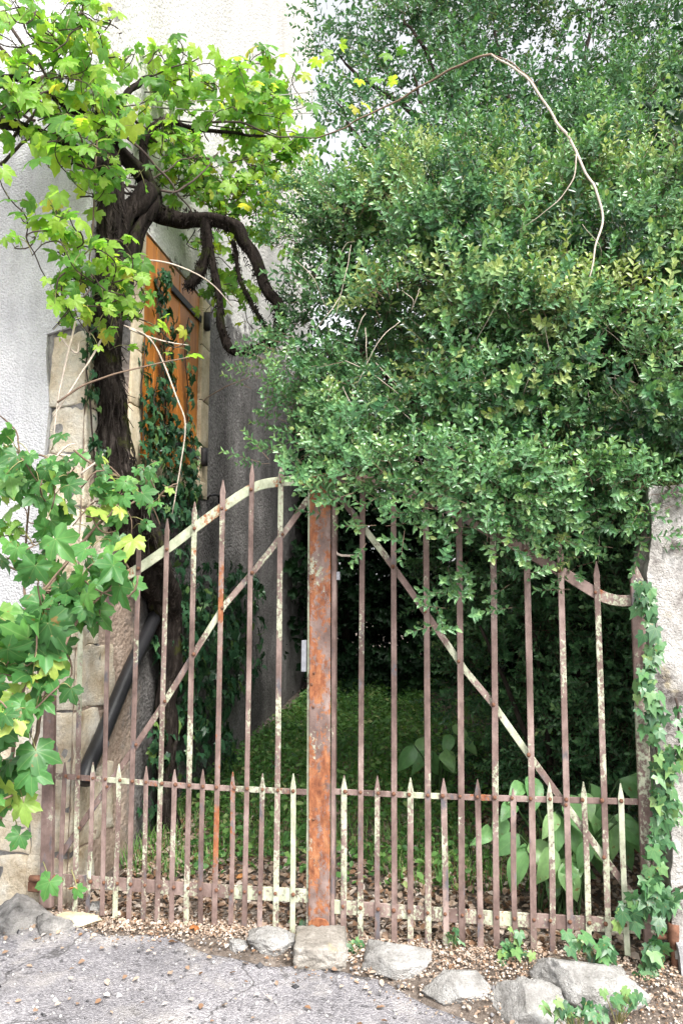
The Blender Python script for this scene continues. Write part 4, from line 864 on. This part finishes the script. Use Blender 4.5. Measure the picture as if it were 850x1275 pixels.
# drooping sprays along the lower hem, over the gate top
sp_ = []
for (x, y, Yd, n_, wx) in ((440, 568, 3.62, 7, 30), (405, 548, 3.75, 5, 24), (505, 576, 3.55, 20, 56), (570, 592, 3.45, 18, 50), (480, 600, 3.55, 3, 40), (600, 625, 3.42, 8, 26), (575, 722, 3.42, 3, 40), (660, 612, 3.6, 16, 40), (720, 645, 3.7, 10, 40), (700, 595, 3.6, 20, 60), (780, 600, 3.6, 18, 40), (370, 440, 4.4, 10, 22), (385, 505, 4.2, 12, 26), (378, 572, 3.7, 4, 12), (400, 470, 4.3, 14, 30), (365, 512, 4.3, 4, 10), (430, 535, 3.8, 14, 30), (620, 580, 3.5, 24, 90), (640, 660, 3.8, 5, 30), (376, 395, 4.6, 8, 16), (375, 300, 4.9, 8, 16), (380, 240, 5.0, 14, 26)):
    for k in range(n_):
        c = at(x + r_.normal() * wx * .5, y + r_.normal() * 13, Yd + r_.normal() * .06); d = unit(V(r_.normal() * .8, -.5, -.1 + r_.normal() * .35)); m_ = 5
        q = np.array([c + d * .06 * j + V(0, 0, -.008 * j * j) for j in range(m_)]); sp_.append((q, np.array([d + V(r_.normal() * .5, 0, .3 + r_.normal() * .3) for _ in range(m_)]), np.full(m_, .95), np.full(m_, .5 + r_.normal() * .1)))
parts += sp_
# dense leafy shoots pushing up along the top
for (x, y, Yd) in [(600, 225, 4.5), (620, 200, 4.5), (640, 235, 4.4), (580, 240, 4.5), (480, 250, 4.6), (700, 250, 4.4), (800, 240, 4.4), (840, 230, 4.3), (460, 270, 4.6), (540, 250, 4.5), (750, 260, 4.4), (660, 215, 4.5), (815, 205, 4.4), (510, 230, 4.6)]:
    for k in range(14):
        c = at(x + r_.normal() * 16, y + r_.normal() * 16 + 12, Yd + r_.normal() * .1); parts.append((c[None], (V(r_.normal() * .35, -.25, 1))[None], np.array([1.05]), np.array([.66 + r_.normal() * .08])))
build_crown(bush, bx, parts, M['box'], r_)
btr = V(1.75, 5.35, .1)
for i, (dx, tops) in enumerate(((0, ((560, 420, 4.5), (640, 330, 4.5), (470, 380, 4.6))), (.12, ((700, 420, 4.4), (780, 380, 4.3), (700, 300, 4.5))), (-.1, ((520, 480, 4.2), (430, 420, 4.4))))):
    b0 = btr + V(dx, dx * .8, -.05); mid_ = b0 + V(dx * 1.5 - .05, -.15, 1.5)
    v_, f_ = tube([b0, (b0 + mid_) / 2 + V(.04, .03, 0), mid_], [.075, .06, .05], 10, 24, .02, i, .1); mesh('trunk', v_, f_, M['bark'], bush, True)
    for k, t_ in enumerate(tops):
        v_, f_ = tube([mid_, (mid_ + at(*t_)) / 2 + V(0, 0, .12), at(*t_)], [.045, .028, .012], 7, 18, .03, i * 5 + k, .05); mesh('limb', v_, f_, M['bark'], bush, True)
# bare twigs hanging and poking out of the leaves
tw = []
for k in range(110):
    x, y = r_.uniform(400, 850), r_.uniform(230, 600); Yd = 3.75 + (.6 if y < 330 else 0.1) - .1 * (x > 600); L = r_.uniform(.15, .45)
    p = at(x, y, Yd - .12); d = unit(V(r_.normal() * .5, r_.normal() * .2, -1 if r_.random() < .7 else .8)); tw.append([p + V(0, .12, 0), p + d * L * .5 + r_.normal(size=3) * .012, p + d * L + r_.normal(size=3) * .02])
o = tubes_obj('dead_twigs', tw, [.0024, .0012], M['palecane'], bush, 4, 12, .006, 'stuff')
for i, p in enumerate(([(425, 160, 4.2), (470, 138, 4.1), (520, 112, 4.0), (570, 80, 3.95), (610, 67, 3.9)], )):
    pass
cane = thing('bare_cane', 'long bare arching cane looping above the evergreen bush', 'branch', at(735, 345, 3.75))
for p, r0, mm in (([(396, 172, 4.3), (450, 148, 4.2), (520, 112, 4.1), (565, 82, 4.0), (612, 67, 3.95)], [.004, .006, .007], 'cane'), ([(612, 67, 3.95), (650, 92, 3.85), (690, 145, 3.72), (715, 185, 3.62), (738, 232, 3.54), (750, 272, 3.48), (742, 310, 3.44), (734, 348, 3.42)], [.005, .0075, .006, .003], 'palecane'), ([(612, 66, 3.95), (640, 78, 3.9), (664, 106, 3.82), (700, 162, 3.68)], [.003, .004, .003], 'cane'),
                 ([(718, 192, 3.6), (714, 220, 3.6), (700, 242, 3.62), (680, 262, 3.65), (640, 290, 3.75)], [.004, .003, .002], 'palecane')):
    v_, f_ = tube([at(*q) for q in p], r0, 6, 40, .012, 5); mesh('cane', v_, f_, M[mm], cane, True)

# shrub under the bush, in its shade
shrub = thing('shrub', 'dark shaded shrub filling the gap behind the right gate leaf', 'shrub', V(1.35, 5.0, gz(np.array([1.35]), np.array([5.0]))[0]))
LS = [lobe(*a) for a in ((700, 740, 5.0, .45), (770, 840, 4.8, .40), (640, 820, 5.4, .45), (720, 930, 5.0, .42), (850, 750, 4.6, .5), (820, 930, 4.6, .4), (600, 720, 5.6, .4), (680, 650, 4.9, .4), (790, 660, 4.6, .4), (640, 920, 5.7, .35))]
build_crown(shrub, bx, [crown(LS, 330, 12, r_, .18, .6, .2, 0, 1, .36, .12, 1.05)], M['box'], r_)
for k in range(4):
    b0 = V(1.25 + .1 * k, 5.0 + .05 * k, .08); v_, f_ = tube([b0, b0 + V(.05 * (k - 1.5), -.03, .6), b0 + V(.25 * (k - 1.5), -.1, 1.3)], [.03, .02, .01], 7, 14, .02, k, .05); mesh('stem', v_, f_, M['bark'], shrub, True)

# tall tree behind
tl = [sprig(s_ + 20, 5, .22, .062, .027, .25) for s_ in range(5)]
tree = thing('evergreen_tree', 'tall evergreen tree behind the bush with sky showing through its leaves', 'tree', V(2.1, 7.4, gz(np.array([2.1]), np.array([7.4]))[0]))
LT = [lobe(*a) for a in ((450, 175, 6.6, .42), (530, 150, 6.6, .65), (630, 180, 6.7, .7), (740, 170, 6.7, .75), (850, 170, 6.7, .8), (450, 95, 7.0, .36), (520, 50, 7.0, .6), (620, 60, 7.1, .75), (730, 50, 7.1, .8), (850, 60, 7.1, .8), (580, -40, 7.2, .8), (720, -60, 7.3, .9), (860, -60, 7.3, .9), (650, -160, 7.4, .9), (800, -170, 7.4, 1.0), (980, 50, 7, 1.1), (980, 200, 6.8, 1.0), (480, 230, 6.2, .5), (600, 250, 6.2, .7), (760, 250, 6.2, .8), (420, 30, 7.2, .26))]
build_crown(tree, tl, [crown(LT, 600, 15, r_, .30, .55, .3, 0, 1, .42, .18, 1.0, lambda c: vnoise((c * 1.5)[None], 27)[0] + .5 * vnoise((c * 3.3)[None], 28)[0] > -.3)], M['tree'], r_)
t0 = V(2.1, 7.4, .1); v_, f_ = tube([t0, t0 + V(-.05, 0, 1.8), t0 + V(.05, -.05, 3.6), t0 + V(-.05, 0, 5.6)], [.17, .14, .11, .05], 12, 40, .03, 3, .1); mesh('trunk', v_, f_, M['bark'], tree, True)
for k, (hz, l) in enumerate(zip((2.2, 2.6, 3.0, 3.3, 3.6, 3.9, 4.2, 4.4, 4.6, 4.8), (1, 2, 0, 3, 4, 7, 6, 8, 9, 5))):
    a = t0 + V(0, 0, hz); b = LT[l][0]; v_, f_ = tube([a, (a + b) / 2 + V(0, 0, .2), b, b + (b - a) * .12], [.06, .035, .018, .006], 7, 20, .04, k, .06); mesh('limb', v_, f_, M['bark'], tree, True)

# dense hedge added to block light at the back of the yard, and the old wall stub beyond the house
hedge = thing('hedge', 'dark overgrown hedge added to block light at the back of the yard', 'hedge', V(1.2, 10.6, .4))
LH = []
for i in range(9):
    for j in range(4): LH.append((V(-1.2 + i * .85 + rnd.uniform(-.2, .2), 10.6 + rnd.uniform(-.4, .3), .7 + j * 1.25), np.array([.85, .8, .9]))); LH.append((V(-1.5 + i * .9, 11.9, .7 + j * 1.25), np.array([.95, .6, .95])))
hl = [sprig(s_ + 40, 5, .26, .085, .04, .2) for s_ in range(4)]
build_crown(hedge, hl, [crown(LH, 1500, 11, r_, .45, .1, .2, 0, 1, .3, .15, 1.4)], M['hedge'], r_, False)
for i in range(7):
    b0 = V(-1 + i * 1.0, 10.8, .3); v_, f_ = tube([b0, b0 + V(.1, 0, 1.4), b0 + V(-.05, 0, 3)], [.07, .05, .02], 8, 12, .03, i, .06); mesh('trunk', v_, f_, M['bark'], hedge, True)
side_h = thing('laurel_hedge', 'shaded leafy hedge along the right side of the yard', 'hedge', V(3.2, 7.2, .3))
LH = [(V(2.6 + .12 * i + rnd.uniform(-.2, .2), 4.6 + i * .75, .7 + j * 1.1), np.array([.7, .7, .8])) for i in range(8) for j in range(4)]
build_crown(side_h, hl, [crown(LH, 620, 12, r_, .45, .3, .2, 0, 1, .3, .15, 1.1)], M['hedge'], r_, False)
for i in range(6):
    b0 = V(2.9 + .12 * i, 4.9 + i * .9, .2); v_, f_ = tube([b0, b0 + V(.1, 0, 1.4), b0 + V(-.05, 0, 3)], [.06, .05, .02], 8, 12, .03, i, .06); mesh('trunk', v_, f_, M['bark'], side_h, True)

# ------------------------------------------------------------------ broad-leaved plants behind the gate
bl = [broad_leaf(s_) for s_ in range(3)]
def broadplant(label, px, py, Yd, rx, ry, n_, sz, seed, spots=()):
    r_ = np.random.default_rng(seed); c = at(px, py, Yd); g0 = V(c[0], c[1] + .1, gz(np.array([c[0]]), np.array([c[1]]))[0] - .02); root = thing('broadleaf_plant', label, 'plant', g0, 'broad-leaved plants in the yard'); P, T_, N_, S_ = [], [], [], []; st = []
    pts = [at(x, y, Yd + r_.normal() * .06) for x, y in spots] + [at(px + rx * math.sqrt(r_.random()) * math.cos(a), py + ry * math.sqrt(r_.random()) * math.sin(a), Yd + r_.normal() * .12) for a in r_.uniform(0, 6.28, n_)]
    for p in pts:
        out = unit((p - g0) * V(1, 1, .2) + V(0, -.15, 0)); P.append(p); N_.append(unit(V(0, -.95, .62) + r_.normal(size=3) * .3)); T_.append(out * V(1.0, .3, 0) + V(r_.normal() * .5, -.2, -.6)); S_.append(sz * r_.uniform(.7, 1.15)); st.append([g0 + r_.normal(size=3) * V(.06, .06, 0), (g0 + p) / 2 + V(0, .03, .06), p])
    put_leaves(root, bl, np.array(P), np.array(T_), np.array(N_), np.array(S_), M['broad'], M['broad']); tubes_obj('stalk', st, [.006, .004], M['stalk'], root, 5, 9)
broadplant('lush plant with large pale green oval leaves behind the right gate corner', 705, 1030, 3.8, 72, 48, 34, .175, 81, ((650, 975), (660, 965), (725, 985), (770, 970), (785, 965), (640, 1000), (622, 1015), (745, 1010), (690, 1010), (665, 1050), (765, 1040), (700, 1060), (735, 975), (655, 1060), (610, 1030)))
broadplant('dim broad-leaved plant on the shaded grass behind the centre of the gate', 545, 920, 5.6, 40, 24, 12, .19, 82)

# ------------------------------------------------------------------ ground cover, grass, litter, grit
r_ = np.random.default_rng(91)
def flakes(N, xy, zoff, size, flat, tint, name, m, kind='stuff', curl=.35):
    x, y = xy[:, 0], xy[:, 1]; z = gz(x, y) + zoff; n_ = np.stack([r_.normal(size=len(x)) * flat, r_.normal(size=len(x)) * flat - .1, np.ones(len(x))], -1); a = r_.uniform(0, 6.28, len(x)); B = frames(np.stack([np.cos(a), np.sin(a), 0 * a], -1), n_)
    q = np.array([[0, 0, 0], [.32, .38, curl * .5], [.25, .75, curl * .4], [0, 1, curl * .2], [-.25, .75, curl * .4], [-.32, .38, curl * .5]]) - V(0, .5, 0)
    w = np.einsum('nij,kj->nki', B, q) * size[:, None, None] + np.stack([x, y, z], -1)[:, None, :]
    b = np.arange(len(x))[:, None] * 6; o = mesh(name, w.reshape(-1, 3), np.concatenate([b + np.array([0, 1, 2, 3]), b + np.array([0, 3, 4, 5])]), m, None, False, np.repeat(tint, 6)); tag(o, kind=kind); return o
def along(s_, d): return np.stack([GC[0] + GS[0] * s_ - GN[0] * d, GC[1] + GS[1] * s_ - GN[1] * d], -1)
# litter in front of and under the gate, thinning on the asphalt
N = 15000; s_ = r_.uniform(-1.55, 1.5, N); d = -np.abs(r_.normal(size=N)) * (.08 + .17 * smooth(s_, -.4, 1.1)) + r_.uniform(-.05, .12, N)
xy = along(s_, d); o = flakes(N, xy, .010 + .012 * r_.random(N), r_.uniform(.005, .012, N) * (1 + 1.6 * r_.random(N) ** 4), .45, np.clip(r_.normal(.60, .20, N), 0, 1), 'leaf_litter', M['litter']); tag(o, 'pale dry leaf litter strewn along the foot of the gate', 'leaf litter')
N = 9000; s_ = r_.uniform(-1.3, 1.6, N); d = r_.uniform(.0, 3.2, N) * np.sqrt(r_.random(N)); xy = along(s_, d)
o = flakes(N, xy, .008 + .02 * r_.random(N), r_.uniform(.016, .05, N), .45, np.clip(r_.normal(.52, .2, N) - .1 * smooth(d, .8, 2), 0, 1), 'leaf_litter', M['litter']); tag(o, 'brown dead leaves covering the soil inside the gate', 'leaf litter')  # tint paler near the gate: the brighter light there put into the colour
N = 260; s_ = r_.uniform(-1.8, 1.6, N); d = -.2 - .9 * r_.random(N) ** 1.5
o = flakes(N, along(s_, d), .022 + .006 * r_.random(N), r_.uniform(.012, .035, N), .25, np.clip(r_.normal(.55, .25, N), 0, 1), 'leaf_litter', M['litter']); tag(o, 'scattered dry leaf bits lying out on the asphalt', 'leaf litter')
# grit on the asphalt
N = 1300; s_ = r_.uniform(-2.0, 1.8, N); d = -.15 - 1.2 * r_.random(N) ** 1.3; xy = along(s_, d); x, y = xy.T; sz = r_.uniform(.003, .010, N) * (1 + 1.2 * (r_.random(N) < .06)); oc = np.array([[1, 0, 0], [0, 1, 0], [-1, 0, 0], [0, -1, 0], [0, 0, .8], [0, 0, -.8]])
w = oc[None] * (sz[:, None, None] * r_.uniform(.6, 1.2, (N, 6, 1))) + np.stack([x, y, gz(x, y) + .014], -1)[:, None, :]; b = np.arange(N)[:, None] * 6
F = np.concatenate([b + np.array(q) for q in ([0, 1, 4], [1, 2, 4], [2, 3, 4], [3, 0, 4], [1, 0, 5], [2, 1, 5], [3, 2, 5], [0, 3, 5])])
o = mesh('grit', w.reshape(-1, 3), F, M['grit'], None, False, np.repeat(r_.random(N), 6)); tag(o, 'loose pale and dark grit scattered over the worn asphalt', 'grit', kind='stuff')
# creeping ground cover and grass in the yard
def yard(N, lo, hi, power=1.0):
    d = lo + (hi - lo) * r_.random(N) ** power; s_ = r_.uniform(-1.4, 2.4, N) ; xy = along(s_, d); xy[:, 0] += .0
    wall = (xy - CORNER[:2]) @ WN[:2]; return xy[wall > .02]
xy = yard(30000, .45, 7.2, .8); g = vnoise(np.stack([xy[:, 0] * 1.6, xy[:, 1] * 1.6, 0 * xy[:, 0]], -1), 6); keep_ = (g + .6 * vnoise(np.stack([xy[:, 0] * 4, xy[:, 1] * 4, 0 * xy[:, 0]], -1), 16) + 1.3 * smooth(behind(xy[:, 0], xy[:, 1]), .5, 1.9) - .8 * smooth(xy[:, 0], .6, 1.2)) > .4; xy = xy[keep_]
o = flakes(len(xy), xy, .02 + .10 * r_.random(len(xy)), r_.uniform(.02, .062, len(xy)), .6, np.clip(r_.normal(.38, .28, len(xy)) + .3 * vnoise(np.stack([xy[:, 0] * 3, xy[:, 1] * 3, 0 * xy[:, 0]], -1), 12), 0, 1), 'ground_cover', M['grass']); tag(o, 'low creeping green ground cover over the yard', 'ground cover')
xy = yard(22000, .4, 5.5, 1.2); xy = xy[(vnoise(np.stack([xy[:, 0] * 2, xy[:, 1] * 2, 0 * xy[:, 0]], -1), 9) + 1.1 * smooth(behind(xy[:, 0], xy[:, 1]), .4, 1.2) - .9 * smooth(xy[:, 0], .5, 1.2)) > .2]
N = len(xy); h = r_.uniform(.05, .17, N); a = r_.uniform(0, 6.28, N); lean = r_.uniform(.2, .8, N)[:, None] * np.stack([np.cos(a), np.sin(a)], -1) * h[:, None]; z = gz(xy[:, 0], xy[:, 1]); pr = np.stack([-np.sin(a), np.cos(a)], -1) * .0032
def row(f, w): return np.concatenate([xy + lean * f * f + pr * w, (z + h * f * (1 - .25 * f))[:, None]], 1)
w = np.stack([row(0, 1), row(0, -1), row(.5, -.8), row(.5, .8), row(1, .15), row(1, -.15)], 1); b = np.arange(N)[:, None] * 6
o = mesh('grass', w.reshape(-1, 3), np.concatenate([b + np.array([0, 1, 2, 3]), b + np.array([3, 2, 5, 4])]), M['grass'], None, False, np.repeat(np.clip(r_.normal(.6, .2, N), 0, 1), 6)); tag(o, 'short green grass blades growing in the yard', 'grass', kind='stuff')
# single fallen leaves
fl = proto_mesh('fallen_leaf', *vine_leaf(77), M['dry'])
for (x, y, sz, lab) in ((315, 1166, .075, 'curled orange leaf on the low rock left of the centre post'), (302, 1092, .07, 'orange dead leaf behind the left bottom rail near the centre post'), (246, 1068, .06, 'small orange dead leaf inside the left gate leaf'), (242, 1155, .05, 'small brown curled leaf on the litter under the left pickets'), (97, 1108, .07, 'yellow and brown leaf caught on the left bottom rail')):
    p = gate(x, y, .03) if lab.startswith('yellow') else on_z(x, y, .03)
    if not lab.startswith('yellow'):
        for _ in range(3): p = on_z(x, y, gz(np.array([p[0]]), np.array([p[1]]))[0] + .03)
    o = bpy.data.objects.new('fallen_leaf', fl); C.objects.link(o); o.location = tuple(p); o.scale = (sz, sz, sz * 2.2); o.rotation_euler = (R(35), R(rnd.uniform(-25, 25)), rnd.uniform(-1, 1)); tag(o, lab, 'leaf', 'fallen leaves')
